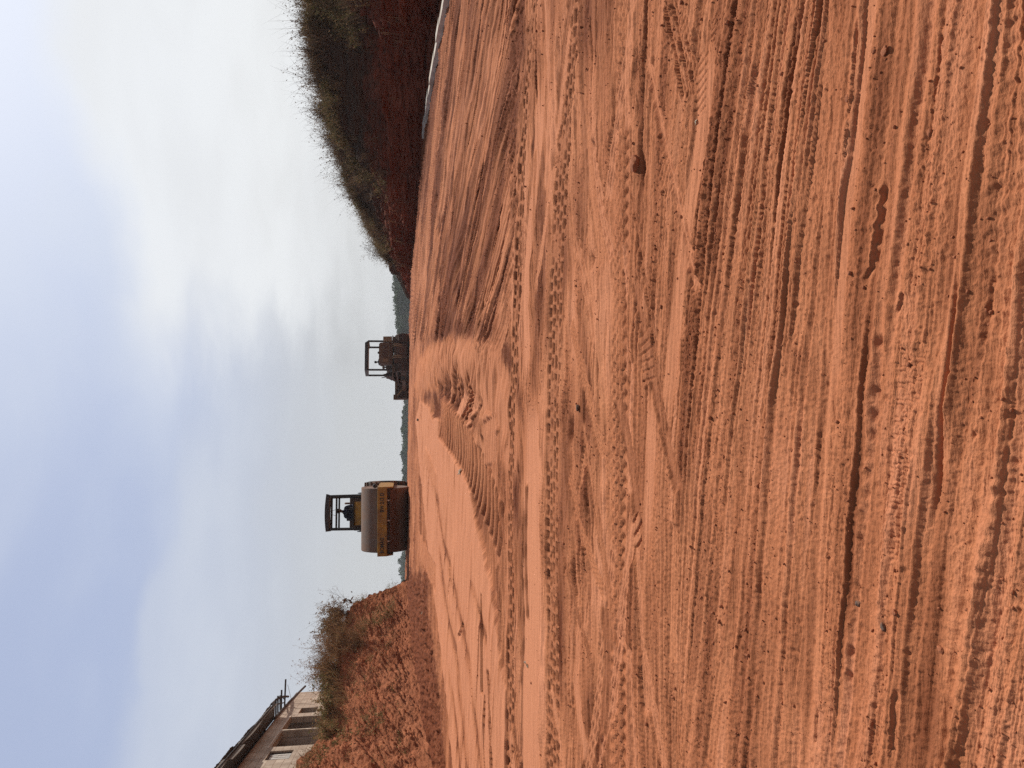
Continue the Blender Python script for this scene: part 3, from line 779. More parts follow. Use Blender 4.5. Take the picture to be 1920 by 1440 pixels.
def build_bank(B, name, y0, y1, ny, ynear, yfar, mat):
    ys = np.concatenate([np.linspace(y0, ynear, 60)[:-1], np.linspace(ynear, yfar, ny), np.linspace(yfar, y1, 70)[1:]])
    ts = np.concatenate([np.linspace(-.06, 1, 95)[:-1], np.linspace(1, 2, 90)[:-1], 2 + np.linspace(0, 1, 50) ** 1.5])
    Yg, Tg = np.meshgrid(ys, ts, indexing='ij')
    P, d = bank_pos(B, Yg.ravel(), Tg.ravel())
    me = new_mesh(name, P, grid_faces(len(ys), len(ts))[:, ::-1] if B['sgn'] < 0 else grid_faces(len(ys), len(ts)))
    attr(me, 'tier', Tg.ravel()); attr(me, 'cut', d)
    me.materials.append(mat)
    return bpy.data.objects.new(name, me)

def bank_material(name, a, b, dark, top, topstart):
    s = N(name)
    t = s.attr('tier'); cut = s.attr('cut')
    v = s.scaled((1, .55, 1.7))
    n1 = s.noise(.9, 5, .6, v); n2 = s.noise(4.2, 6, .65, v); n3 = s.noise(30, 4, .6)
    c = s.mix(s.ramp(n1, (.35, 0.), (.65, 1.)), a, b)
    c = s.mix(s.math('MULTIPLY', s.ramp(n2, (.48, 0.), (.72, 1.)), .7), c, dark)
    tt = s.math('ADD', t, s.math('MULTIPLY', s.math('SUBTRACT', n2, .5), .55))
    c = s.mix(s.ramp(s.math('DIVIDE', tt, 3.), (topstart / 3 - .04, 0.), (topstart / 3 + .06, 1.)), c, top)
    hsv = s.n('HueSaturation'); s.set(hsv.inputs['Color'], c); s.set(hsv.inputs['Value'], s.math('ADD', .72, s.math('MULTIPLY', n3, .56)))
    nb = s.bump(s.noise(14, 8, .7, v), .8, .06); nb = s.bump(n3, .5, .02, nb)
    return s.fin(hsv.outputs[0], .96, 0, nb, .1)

# ------------------------------------------------------------------ scrub: thin ribbons and leaf blades, collected as arrays
class Tuft:
    def __init__(self): self.V = []; self.Q = []; self.C = []; self.n = 0
    def ribbons(self, base, dirs, length, width, bend, tint, seg=4):
        """many tapering curved ribbons: base (n,3), dirs (n,3) unit, length (n), width (n), bend (n,3) sideways pull"""
        n = len(base)
        side = np.cross(dirs, rng.normal(size=(n, 3))); side /= np.linalg.norm(side, axis=1, keepdims=True) + 1e-9
        pts = []
        for k in range(seg + 1):
            f = k / seg
            c = base + dirs * (length * f)[:, None] + bend * (length * f * f)[:, None]
            w = (width * (1 - .85 * f))[:, None] * .5
            pts.append(c - side * w); pts.append(c + side * w)
        V = np.stack(pts, 1)                             # n, 2(seg+1), 3
        m = 2 * (seg + 1)
        q = np.array([[2 * k, 2 * k + 1, 2 * k + 3, 2 * k + 2] for k in range(seg)])
        Q = (np.arange(n)[:, None, None] * m + q[None]).reshape(-1, 4) + self.n
        self.V.append(V.reshape(-1, 3)); self.Q.append(Q); self.C.append(np.repeat(tint, m)); self.n += n * m
        return V[:, -1], V
    def leaves(self, pos, size, tint, flat=.0):
        n = len(pos)
        a = rng.normal(size=(n, 3)); a[:, 2] *= (1 - flat); a /= np.linalg.norm(a, axis=1, keepdims=True)
        b = np.cross(a, rng.normal(size=(n, 3))); b /= np.linalg.norm(b, axis=1, keepdims=True)
        s = size[:, None]
        V = np.stack([pos - a * s, pos - b * s * .45, pos + a * s, pos + b * s * .45], 1)
        Q = np.arange(n)[:, None] * 4 + np.arange(4)[None] + self.n
        self.V.append(V.reshape(-1, 3)); self.Q.append(Q); self.C.append(np.repeat(tint, 4)); self.n += 4 * n
    def mesh(self, name, mat, origin=(0, 0, 0)):
        V = np.concatenate(self.V) - np.asarray(origin)
        me = new_mesh(name, V, np.concatenate(self.Q), smooth=False)
        attr(me, 'tint', np.concatenate(self.C)); me.materials.append(mat)
        return me

def scrub_material(name, *cols):
    s = N(name)
    t = s.attr('tint')
    k = len(cols)
    c = s.ramp(t, *[((i + .5) / k, col) for i, col in enumerate(cols)])
    n = s.noise(2.2, 3)
    hsv = s.n('HueSaturation'); s.set(hsv.inputs['Color'], c); s.set(hsv.inputs['Value'], s.math('ADD', .6, s.math('MULTIPLY', n, .8)))
    s.fin(hsv.outputs[0], .85, 0, None, .15)
    tr = s.n('BsdfTranslucent'); s.set(tr.inputs[0], hsv.outputs[0])
    mx = s.n('MixShader'); mx.inputs[0].default_value = .25
    s.t.links.new(s.p.outputs[0], mx.inputs[1]); s.t.links.new(tr.outputs[0], mx.inputs[2]); s.t.links.new(mx.outputs[0], s.out.inputs[0])
    return s.m

def grass_tufts(T, pts, hmin, hmax, nbl, spread, width, tint_lo, tint_hi, lean=(0, 0, 0), leaf=0, leafsize=.03, leaftint=(.6, .95)):
    n = len(pts)
    k = nbl
    base = np.repeat(pts, k, 0) + rng.normal(size=(n * k, 3)) * np.array([.10, .10, .015]) * spread * 2
    hgt = np.repeat(rng.uniform(hmin, hmax, n), k) * rng.uniform(.45, 1.1, n * k)
    d = rng.normal(size=(n * k, 3)) * spread + np.array([0, 0, 1.]) + np.asarray(lean); d /= np.linalg.norm(d, axis=1, keepdims=True)
    bend = rng.normal(size=(n * k, 3)) * .22; bend[:, 2] = -np.abs(bend[:, 2]) * .8
    tint = np.clip(np.repeat(rng.uniform(tint_lo, tint_hi, n), k) + rng.normal(size=n * k) * .07, 0.01, .99)
    tip, V = T.ribbons(base, d, hgt, np.full(n * k, width) * rng.uniform(.6, 1.3, n * k), bend, tint, 3)
    if leaf:
        f = rng.uniform(.15, .8, (n * k, leaf))
        c = base[:, None] + d[:, None] * (hgt[:, None] * f)[..., None] + bend[:, None] * (hgt[:, None] * f * f)[..., None]
        c = c.reshape(-1, 3) + rng.normal(size=(n * k * leaf, 3)) * .03
        T.leaves(c, rng.uniform(.5, 1.3, len(c)) * leafsize, np.clip(np.repeat(tint, leaf) * 0 + rng.uniform(*leaftint, len(c)), 0, 1))

def twig_shrub(T, root, height, radius, nmain, nsub, width, tint, leaf=0, leafsize=.04, leaftint=(.7, .95), up=.9):
    root = np.asarray(root, float)
    n = nmain
    a = rng.uniform(0, 2 * PI, n); r = rng.uniform(.1, 1, n) ** .6
    d = np.stack([np.cos(a) * r * radius / height, np.sin(a) * r * radius / height, np.full(n, up)], 1)
    L = height * rng.uniform(.65, 1.08, n) / np.linalg.norm(d, axis=1) ; d /= np.linalg.norm(d, axis=1, keepdims=True)
    base = root + rng.normal(size=(n, 3)) * np.array([.05, .05, .01]) * radius * 2
    bend = rng.normal(size=(n, 3)) * .18
    tn = np.clip(rng.uniform(tint[0], tint[1], n), 0, 1)
    T.ribbons(base, d, L, np.full(n, width), bend, tn, 5)
    for lev in range(2):
        m = nsub if lev == 0 else max(2, nsub // 2)
        f = rng.uniform(.25, .97, (n, m))
        b2 = (base[:, None] + d[:, None] * (L[:, None] * f)[..., None] + bend[:, None] * (L[:, None] * f * f)[..., None]).reshape(-1, 3)
        d2 = np.repeat(d, m, 0) + rng.normal(size=(n * m, 3)) * .65; d2 /= np.linalg.norm(d2, axis=1, keepdims=True)
        L2 = np.repeat(L, m) * rng.uniform(.12, .42, n * m) * (1 if lev == 0 else .6)
        bd2 = rng.normal(size=(n * m, 3)) * .2
        t2 = np.clip(np.repeat(tn, m) + rng.normal(size=n * m) * .05, 0, 1)
        T.ribbons(b2, d2, L2, np.full(n * m, width * (.55 if lev == 0 else .4)), bd2, t2, 3)
        if leaf and lev == 1 or leaf and lev == 0:
            g = rng.uniform(.2, 1.05, (n * m, leaf))
            c = (b2[:, None] + d2[:, None] * (L2[:, None] * g)[..., None]).reshape(-1, 3) + rng.normal(size=(n * m * leaf, 3)) * .02
            T.leaves(c, rng.uniform(.5, 1.3, len(c)) * leafsize, rng.uniform(*leaftint, len(c)))
        n, base, d, L, bend, tn = n * m, b2, d2, L2, bd2, t2

def crown_tree(name, root, height, width, seed, mats, leafn=1500, leaf=.32, dome=.7, label=None, group=None):
    """broadleaf tree: tapered trunk with limbs and a crown of many leaf blades in uneven clumps"""
    r0 = np.random.default_rng(seed)
    root = np.asarray(root, float)
    e = bpy.data.objects.new(name, None); e.location = root; e.empty_display_size = .3
    link(e, label, 'tree', group)
    bm = bmesh.new()
    tube(bm, [(0, 0, 0), (.1 * r0.normal(), .1 * r0.normal(), height * .3), (.2 * r0.normal(), .2 * r0.normal(), height * .62)], [.16 * height / 6, .11 * height / 6, .05], 8)
    cl = []
    for i in range(11):
        a = r0.uniform(0, 2 * PI); rr = width * .5 * r0.uniform(.2, .85); zz = height * r0.uniform(.48, .88) - .18 * rr
        c = np.array([math.cos(a) * rr, math.sin(a) * rr, zz]); cl.append(c)
        tube(bm, [(0, 0, height * r0.uniform(.25, .5)), tuple(c * np.array([.5, .5, .8])), tuple(c)], [.06, .04, .015], 5)
    cl.append(np.array([0, 0, height * .92]))
    obj('trunk', bm, mats[0], e)
    T = Tuft()
    for c in cl:
        n = leafn // len(cl)
        rad = width * r0.uniform(.16, .27)
        p = r0.normal(size=(n, 3)); p /= np.linalg.norm(p, axis=1, keepdims=True); p *= (r0.uniform(0, 1, n) ** .45)[:, None] * rad * np.array([1, 1, dome])
        p += c
        T.leaves(p, r0.uniform(.5, 1.2, n) * leaf, np.clip(r0.uniform(.1, .5) + r0.normal(size=n) * .18 + .25 * p[:, 2] / height, 0, 1), .3)
    me = T.mesh('crown', mats[1])
    o = bpy.data.objects.new('crown', me); link(o, parent=e)
    return e
# ------------------------------------------------------------------ mesh building blocks
def obj(name, bm, mat, parent=None, loc=None, smooth=None, bevel=0.):
    """link a bmesh as one mesh object; children keep coordinates of their thing"""
    if bevel:
        bmesh.ops.bevel(bm, geom=[e for e in bm.edges if e.is_manifold and e.calc_face_angle(0) > .6], offset=bevel, segments=2, affect='EDGES', profile=.6)
    me = bpy.data.meshes.new(name)
    bmesh.ops.recalc_face_normals(bm, faces=bm.faces)
    bm.to_mesh(me); bm.free()
    for m in (mat if isinstance(mat, (list, tuple)) else [mat]): me.materials.append(m)
    if smooth is not None:
        me.polygons.foreach_set('use_smooth', [True] * len(me.polygons))
        try: me.set_sharp_from_angle(angle=math.radians(smooth))
        except Exception: pass
    o = bpy.data.objects.new(name, me)
    if loc is not None: o.location = loc
    link(o, parent=parent)
    return o

def thing(name, label, cat, loc=(0, 0, 0), rz=0., group=None):
    e = bpy.data.objects.new(name, None); e.location = loc; e.rotation_euler = (0, 0, rz); e.empty_display_size = .3
    return link(e, label, cat, group)

def box(bm, c, s, rot=None, taper=None):
    """box centred at c of size s; taper=(fx, fy) scales the top"""
    M = Matrix.Translation(Vector(c)) @ (Euler(rot).to_matrix().to_4x4() if rot else Matrix())
    r = bmesh.ops.create_cube(bm, size=1)
    for v in r['verts']:
        k = (1, 1) if taper is None or v.co.z < 0 else taper
        v.co = M @ Vector((v.co.x * s[0] * k[0], v.co.y * s[1] * k[1], v.co.z * s[2]))
    return r['verts']

def prism(bm, prof, axis, a, b):
    """extrude a closed 2D outline along an axis from a to b. axis 'x': outline is (y,z); 'y': (x,z); 'z': (x,y)"""
    def P(u, v, w): return {'x': (w, u, v), 'y': (u, w, v), 'z': (u, v, w)}[axis]
    A = [bm.verts.new(P(u, v, a)) for u, v in prof]; B = [bm.verts.new(P(u, v, b)) for u, v in prof]
    n = len(prof)
    for i in range(n): bm.faces.new((A[i], A[(i + 1) % n], B[(i + 1) % n], B[i]))
    bm.faces.new(A[::-1]); bm.faces.new(B)

def tube(bm, pts, rad, n=8, cap=True):
    pts = [Vector(p) for p in pts]
    if not isinstance(rad, (list, tuple)): rad = [rad] * len(pts)
    rings = []
    ref = None
    for i, p in enumerate(pts):
        d = (pts[min(i + 1, len(pts) - 1)] - pts[max(i - 1, 0)]).normalized()
        if ref is None:
            ref = d.orthogonal().normalized()
        else:
            ref = (ref - d * ref.dot(d)).normalized()
        b = d.cross(ref)
        rings.append([bm.verts.new(p + (ref * math.cos(2 * PI * k / n) + b * math.sin(2 * PI * k / n)) * rad[i]) for k in range(n)])
    for r, s in zip(rings, rings[1:]):
        for k in range(n): bm.faces.new((r[k], r[(k + 1) % n], s[(k + 1) % n], s[k]))
    if cap:
        bm.faces.new(rings[0][::-1]); bm.faces.new(rings[-1])

def lathe(bm, prof, center, axis='x', n=48):
    """revolve (radius, along) pairs about an axis through center"""
    rings = []
    for r, a in prof:
        ring = []
        for k in range(n):
            c, s = math.cos(2 * PI * k / n) * r, math.sin(2 * PI * k / n) * r
            p = {'x': (a, c, s), 'y': (c, a, s), 'z': (c, s, a)}[axis]
            ring.append(bm.verts.new(Vector(p) + Vector(center)))
        rings.append(ring)
    for r, s in zip(rings, rings[1:]):
        for k in range(n): bm.faces.new((r[k], r[(k + 1) % n], s[(k + 1) % n], s[k]))
    bm.faces.new(rings[0][::-1]); bm.faces.new(rings[-1])

def beam(bm, a, b, w, h, up=(0, 0, 1)):
    a = Vector(a); b = Vector(b); d = (b - a); L = d.length; d.normalize()
    u = Vector(up); s = d.cross(u)
    if s.length < 1e-4: s = d.orthogonal()
    s.normalize(); u = s.cross(d)
    vs = []
    for p in (a, b):
        for i, j in ((-1, -1), (1, -1), (1, 1), (-1, 1)): vs.append(bm.verts.new(p + s * (i * w / 2) + u * (j * h / 2)))
    for f in ((3, 2, 1, 0), (4, 5, 6, 7), (0, 1, 5, 4), (1, 2, 6, 5), (2, 3, 7, 6), (3, 0, 4, 7)): bm.faces.new([vs[k] for k in f])

def lettering(name, body, size, mat, parent, loc, rot, width=None, bold=.012):
    cu = bpy.data.curves.new(name, 'FONT'); cu.body = body; cu.size = size; cu.align_x = 'CENTER'; cu.align_y = 'CENTER'
    cu.extrude = .0025; cu.offset = bold * size; cu.space_character = 1.08
    tmp = bpy.data.objects.new('tmp', cu); COL.objects.link(tmp)
    dg = bpy.context.evaluated_depsgraph_get()
    me = bpy.data.meshes.new_from_object(tmp.evaluated_get(dg))
    bpy.data.objects.remove(tmp)
    me.name = name; me.materials.clear(); me.materials.append(mat)
    o = bpy.data.objects.new(name, me)
    if width:
        xs = [v.co.x for v in me.vertices]; k = width / (max(xs) - min(xs))
        for v in me.vertices: v.co.x *= k
    o.location = loc; o.rotation_euler = rot
    link(o, parent=parent)
    return o

def bm_new(): return bmesh.new()

def rock(name, size, seed, mat, loc, label, cat='stone', squash=.65, rz=0., group=None):
    r0 = random.Random(seed)
    bm = bmesh.new(); bmesh.ops.create_icosphere(bm, subdivisions=3, radius=1)
    off = r0.uniform(0, 50)
    cuts = [(Vector((r0.gauss(0, 1), r0.gauss(0, 1), r0.gauss(0, 1))).normalized(), r0.uniform(.55, .85)) for _ in range(7)]
    for v in bm.verts:
        p = v.co.copy()
        for nrm, lim in cuts:
            k = p.dot(nrm)
            if k > lim: p -= nrm * (k - lim) * .85
        a = float(perlin(np.array([p.x * 2 + off]), np.array([p.y * 2 + p.z * 1.7]), 400)[0])
        b = float(perlin(np.array([p.x * 6 + off]), np.array([p.y * 6 + p.z * 5]), 401)[0])
        v.co = Vector((p.x * size[0], p.y * size[1], p.z * size[2] * squash)) * (1 + .16 * a + .08 * b)
    o = obj(name, bm, mat, None, loc, smooth=50)
    o.rotation_euler = (0, 0, rz)
    o['label'] = label; o['category'] = cat
    if group: o['group'] = group
    return o
# ------------------------------------------------------------------ people: one skinned body each
def skin_body(name, nodes, edges, regions, mats, parent, loc, rot):
    """nodes: {key: (x,y,z,r)}; regions: list of (test(point)->bool, material index)"""
    keys = list(nodes); ix = {k: i for i, k in enumerate(keys)}
    me = bpy.data.meshes.new(name)
    me.from_pydata([nodes[k][:3] for k in keys], [(ix[a], ix[b]) for a, b in edges], [])
    o = bpy.data.objects.new(name, me); COL.objects.link(o)
    md = o.modifiers.new('skin', 'SKIN'); md.use_smooth_shade = True; md.branch_smoothing = .6
    for i, k in enumerate(keys):
        r = nodes[k][3]; r = r if isinstance(r, tuple) else (r, r)
        me.skin_vertices[0].data[i].radius = r
    me.skin_vertices[0].data[0].use_root = True
    sb = o.modifiers.new('sub', 'SUBSURF'); sb.levels = 2; sb.render_levels = 2
    dg = bpy.context.evaluated_depsgraph_get()
    nm = bpy.data.meshes.new_from_object(o.evaluated_get(dg))
    o.modifiers.clear(); o.data = nm; nm.name = name
    nm.materials.clear()
    for m in mats: nm.materials.append(m)
    for p in nm.polygons:
        c = p.center; k = 0
        for test, mi in regions:
            if test(c): k = mi; break
        p.material_index = k; p.use_smooth = True
    o.location = loc; o.rotation_euler = rot
    if parent: o.parent = parent
    return o

def seated(label, loc, rz, cloth, trouser, skin_m, shoe, hair_m, lean=.12, twist=.0, head_turn=.0, arms='wheel'):
    """a seated adult facing local +Y; loc is the seat surface under the hips"""
    n = {}; e = []
    def add(k, p, r, fr=None):
        n[k] = (*p, r)
        if fr: e.append((fr, k))
    L = lean
    add('pelvis', (0, 0, .11), (.15, .12))
    add('waist', (0, .3 * L, .26), (.135, .10), 'pelvis')
    add('chest', (0, .8 * L, .42), (.155, .115), 'waist')
    add('upper', (0, 1.05 * L, .52), (.11, .085), 'chest')
    add('neck', (0, 1.25 * L + .01, .60), .052, 'upper')
    add('jaw', (0, 1.4 * L + .05, .665), (.058, .062), 'neck')
    add('brow', (0, 1.45 * L + .045, .735), (.074, .088), 'jaw')
    add('top', (0, 1.45 * L + .03, .80), (.05, .06), 'brow')
    add('nose', (0, 1.45 * L + .135, .705), .014, 'brow')
    hy = 1.45 * L + .045
    for s, t in ((-1, 'l'), (1, 'r')):
        add('ear' + t, (s * .082, hy - .012, .705), .014, 'brow')
        add('sh' + t, (s * .175, 1.0 * L, .515), .062, 'upper')
        el = (s * .25, 1.0 * L + .12, .30); wr = (s * .17, 1.0 * L + .34, .33)
        if arms == 'lap': el = (s * .24, .9 * L + .03, .27); wr = (s * .13, .9 * L + .25, .20)
        add('el' + t, el, .045, 'sh' + t)
        add('wr' + t, wr, .029, 'el' + t)
        d = Vector(wr) - Vector(el); d.normalize(); side = Vector((-s, 0, 0))
        pm = Vector(wr) + d * .055
        add('palm' + t, pm, (.036, .018), 'wr' + t)
        for f in range(4):
            b = pm + d * .035 + side * ((f - 1.5) * .019)
            ln = (.034, .042, .038, .028)[f]
            add(f'f{f}a' + t, b, .0095, 'palm' + t)
            m = b + d * ln * .8 + Vector((0, 0, -.012)); add(f'f{f}b' + t, m, .0085, f'f{f}a' + t)
            add(f'f{f}c' + t, m + d * ln * .2 + Vector((0, 0, -.026)), .0075, f'f{f}b' + t)
        tb = Vector(wr) + d * .03 + side * .034; add('tha' + t, tb, .011, 'palm' + t)
        add('thb' + t, tb + d * .03 + side * .018 + Vector((0, 0, -.012)), .009, 'tha' + t)
        add('hip' + t, (s * .10, .04, .09), .088, 'pelvis')
        add('kn' + t, (s * .15, .44, .11), .062, 'hip' + t)
        add('an' + t, (s * .14, .47, -.33), .040, 'kn' + t)
        add('heel' + t, (s * .14, .45, -.385), .038, 'an' + t)
        add('toe' + t, (s * .15, .62, -.40), .032, 'heel' + t)
    reg = [(lambda c: c.z > .60 and abs(c.x) < .12, 1)]
    wl = [Vector(n['wr' + t][:3]) for t in 'lr']
    dl = [(Vector(n['wr' + t][:3]) - Vector(n['el' + t][:3])).normalized() for t in 'lr']
    reg.append((lambda c: any((Vector(c) - w).dot(d) > .0 and (Vector(c) - w).length < .2 for w, d in zip(wl, dl)), 1))
    reg.append((lambda c: c.z < -.335, 3))
    reg.append((lambda c: c.z < .16 and c.y > -.2, 2))
    o = skin_body('person', n, e, reg, [cloth, skin_m, trouser, shoe], None, loc, (0, 0, rz))
    o['label'] = label; o['category'] = 'person'
    bm = bmesh.new(); bmesh.ops.create_uvsphere(bm, u_segments=20, v_segments=12, radius=1)
    for v in bm.verts: v.co = Vector((v.co.x * .081, v.co.y * .094 + hy - .012, v.co.z * .082 + .748))
    bmesh.ops.delete(bm, geom=[v for v in bm.verts if v.co.z < .70 or (v.co.z < .765 and v.co.y > hy + .05)], context='VERTS')
    obj('hair', bm, hair_m, o, smooth=60)
    return o
# ------------------------------------------------------------------ road roller
def build_roller(M):
    X0, Y0 = -4.27, 24.85
    gz = float(zb(X0, Y0)) + .005
    t = thing('road_roller', 'dusty yellow single drum road roller seen from the front with open dark canopy', 'road roller', (X0, Y0, gz), math.radians(3.5))
    R = .74; zc = R - .01
    bm = bm_new()
    pr = [(R - .12, -1.05), (R - .11, -1.06), (R - .012, -1.06), (R, -1.045)] + [(R, -1.0 + i * .1) for i in range(21)] + [(R, 1.045), (R - .012, 1.06), (R - .11, 1.06), (R - .12, 1.05)]
    lathe(bm, pr, (0, 0, zc), 'x', 96)
    drum = obj('drum', bm, M['drum'], t, smooth=30)
    bm = bm_new()
    bm.free()
    for s in (-1, 1):
        bm = bm_new(); lathe(bm, [(.30, s * 1.051), (.30, s * 1.075), (.20, s * 1.09), (.06, s * 1.10)][::s], (0, 0, zc), 'x', 28)
        obj('hub_plate', bm, M['dark'], drum, smooth=30)
    # front frame: cross bar and side plates
    bm = bm_new()
    prism(bm, [(-1.00, .655), (-.985, .645), (-.80, .645), (-.80, .925), (-.99, .935), (-1.00, .925)], 'x', -1.13, 1.13)
    for s in (-1, 1):
        a, b = (s * 1.085, s * 1.128)
        prism(bm, [(-.99, .64), (-.80, .46), (.9, .46), (1.15, .60), (1.15, .90), (-.99, .932)], 'x', min(a, b), max(a, b))
    prism(bm, [(.95, .55), (1.25, .55), (1.25, .95), (.95, .95)], 'x', -1.083, 1.083)
    fr = obj('drum_frame', bm, M['yellow'], t, smooth=35, bevel=.006)
    lettering('lettering', 'BOMAG', .17, M['black'], fr, (-.775, -1.0035, .79), (PI / 2, 0, 0), .50, .03)
    lettering('lettering', 'BW 212 D', .17, M['black'], fr, (.62, -1.0035, .79), (PI / 2, 0, 0), .62, .03)
    bm = bm_new()
    prism(bm, [(.0, .0), (.055, .0), (.027, .05)], 'y', -.004, .002)
    for v in bm.verts: v.co = Vector((v.co.x - .50, v.co.y - 1.0005, v.co.z + .662))
    obj('warning_decal', bm, M['black'], fr)
    # scraper beam with three brackets
    bm = bm_new()
    box(bm, (0, -.86, .545), (2.06, .05, .04)); prism(bm, [(-.89, .525), (-.865, .525), (-.76, .37), (-.775, .36)], 'x', -1.02, 1.02)
    sc = obj('scraper', bm, M['rust'], t, bevel=.004)
    for x in (-.66, .02, .68):
        bm = bm_new(); box(bm, (x, -.855, .60), (.05, .05, .09)); lathe(bm, [(.02, -.02), (.02, .02)], (x, -.90, .60), 'y', 10)
        obj('bracket', bm, M['steel'], sc)
    for o_ in (drum, fr, sc): o_.scale = (.932, 1, 1)
    # lamp on the corner of the frame
    bm = bm_new(); tube(bm, [(1.03, -.72, .92), (1.06, -.72, 1.0)], .014, 6)
    lathe(bm, [(.03, -.06), (.062, -.055), (.07, .0), (.055, .05), (.02, .07)], (1.07, -.70, 1.02), 'y', 16)
    obj('headlight', bm, M['black'], t, smooth=40)
    # ---- rear module turned a little at the joint
    A = Matrix.Translation((.09, 1.15, 0)) @ Matrix.Rotation(math.radians(6.5), 4, 'Z') @ Matrix.Translation((0, -1.15, 0))
    def rear(name, bm, mat, par=t, **k):
        bmesh.ops.transform(bm, matrix=A, verts=bm.verts); return obj(name, bm, mat, par, **k)
    bm = bm_new(); box(bm, (0, 1.45, .72), (.5, .7, .42)); box(bm, (0, 3.0, .80), (.9, 2.6, .5))
    rear('rear_chassis', bm, M['dark'], bevel=.02)
    bm = bm_new()
    prof = [(-.62, 1.05), (-.62, 1.85), (-.52, 2.02), (.52, 2.02), (.62, 1.85), (.62, 1.05)]
    prism(bm, prof, 'y', 2.75, 4.45)
    hood = rear('engine_hood', bm, M['hood'], smooth=35, bevel=.03)
    for s in (-1, 1):
        bm = bm_new()
        for k in range(7): box(bm, (s * .628, 3.2, 1.25 + k * .07), (.015, .7, .025))
        rear('louvre', bm, M['black'], hood)
    bm = bm_new(); tube(bm, [(.35, 3.6, 2.0), (.35, 3.6, 2.18), (.35, 3.68, 2.24)], .035, 10); rear('exhaust_pipe', bm, M['rust'], smooth=40)
    for s in (-1, 1):
        x = s * .82
        bm = bm_new()
        lathe(bm, [(.40, -.24), (.66, -.27), (.73, -.20), (.75, 0), (.73, .20), (.66, .27), (.40, .24)], (x, 3.15, .75), 'x', 40)
        for k in range(22):
            a = 2 * PI * k / 22
            for sd in (-1, 1):
                c = Vector((x + sd * .13, 3.15 + math.cos(a + sd * .07) * .755, .75 + math.sin(a + sd * .07) * .755))
                box(bm, c, (.24, .045, .07), (a - PI / 2, 0, sd * .5))
        w = rear('wheel', bm, M['rubber'], smooth=30)
        bm = bm_new(); lathe(bm, [(.41, -.2), (.36, -.14), (.12, -.10), (.12, .10), (.36, .14), (.41, .2)], (x, 3.15, .75), 'x', 32); rear('rim', bm, M['yellow'], w, smooth=30)
    # platform, console, seat
    bm = bm_new(); box(bm, (0, 2.1, 1.20), (1.30, 1.25, .07)); box(bm, (.0, 1.55, 1.0), (.9, .12, .4)); rear('platform', bm, M['dark'], bevel=.008)
    bm = bm_new()
    prism(bm, [(1.50, 1.24), (1.50, 1.74), (1.56, 1.80), (1.74, 1.80), (1.80, 1.74), (1.80, 1.24)], 'x', -.43, .35)
    con = rear('console', bm, M['yellow'], smooth=30, bevel=.01)
    bm = bm_new(); box(bm, (-.04, 1.6, 1.815), (.86, .34, .03)); rear('console_top', bm, M['black'], con, bevel=.005)
    bm = bm_new(); lathe(bm, [(.0, 0), (.02, .0)], (0, 0, 0), 'z', 6); bm.clear()
    tube(bm, [(-.05, 1.75, 1.80), (-.05, 1.90, 1.90)], .02, 8)
    for k in range(20):
        a = 2 * PI * k / 20; b = 2 * PI * (k + 1) / 20
        f = lambda q: (-.05 + (.16) * math.cos(q), 1.90 - .08 * math.sin(q), 1.90 + .13 * math.sin(q))
        tube(bm, [f(a), f(b)], .014, 6)
    rear('steering_wheel', bm, M['black'], smooth=40)
    bm = bm_new(); box(bm, (-.05, 2.30, 1.38), (.5, .5, .3)); box(bm, (-.05, 2.30, 1.56), (.48, .48, .10)); rear('seat', bm, M['black'], bevel=.03, smooth=40)
    bm = bm_new(); box(bm, (-.05, 2.58, 1.86), (.46, .09, .5), (-.12, 0, 0)); rear('seat_back', bm, M['black'], bevel=.03, smooth=40)
    # canopy
    bm = bm_new()
    N_ = 14; up = []; lo = []
    for k in range(N_ + 1):
        u = -1 + 2 * k / N_; up.append((u * .62, 2.735 - .045 * u * u)); lo.append((u * .61, 2.675 - .04 * u * u))
    prism(bm, up + lo[::-1], 'y', 1.28, 2.70)
    box(bm, (0, 1.295, 2.63), (1.18, .03, .07)); box(bm, (0, 2.68, 2.63), (1.18, .03, .07))
    can = rear('canopy_roof', bm, M['canopy'], smooth=30)
    for s in (-1, 1):
        for y, w in ((1.50, .065), (2.60, .065)):
            bm = bm_new(); beam(bm, (s * .56, y, 1.05 if y > 2 else 1.20), (s * .545, y + .03, 2.61), w, w); rear('canopy_post', bm, M['black'])
    for y in (1.53, 2.63): bm = bm_new(); beam(bm, (-.545, y, 2.37), (.545, y, 2.37), .05, .06); rear('cross_rail', bm, M['black'])
    for s in (-1, 1): bm = bm_new(); tube(bm, [(s * .02, 1.5, 2.62), (s * .10, 1.5, 2.40)], .006, 5); rear('wire', bm, M['black'])
    for s in (-1, 1):
        bm = bm_new(); tube(bm, [(s * .62, 1.45, 1.22), (s * .64, 1.45, 1.60), (s * .64, 1.75, 1.68), (s * .62, 2.2, 1.22)], .016, 8)
        rear('handrail', bm, M['black'], smooth=40)
    W = Matrix.Translation((X0, Y0, gz)) @ Matrix.Rotation(math.radians(3.5), 4, 'Z') @ A
    return W

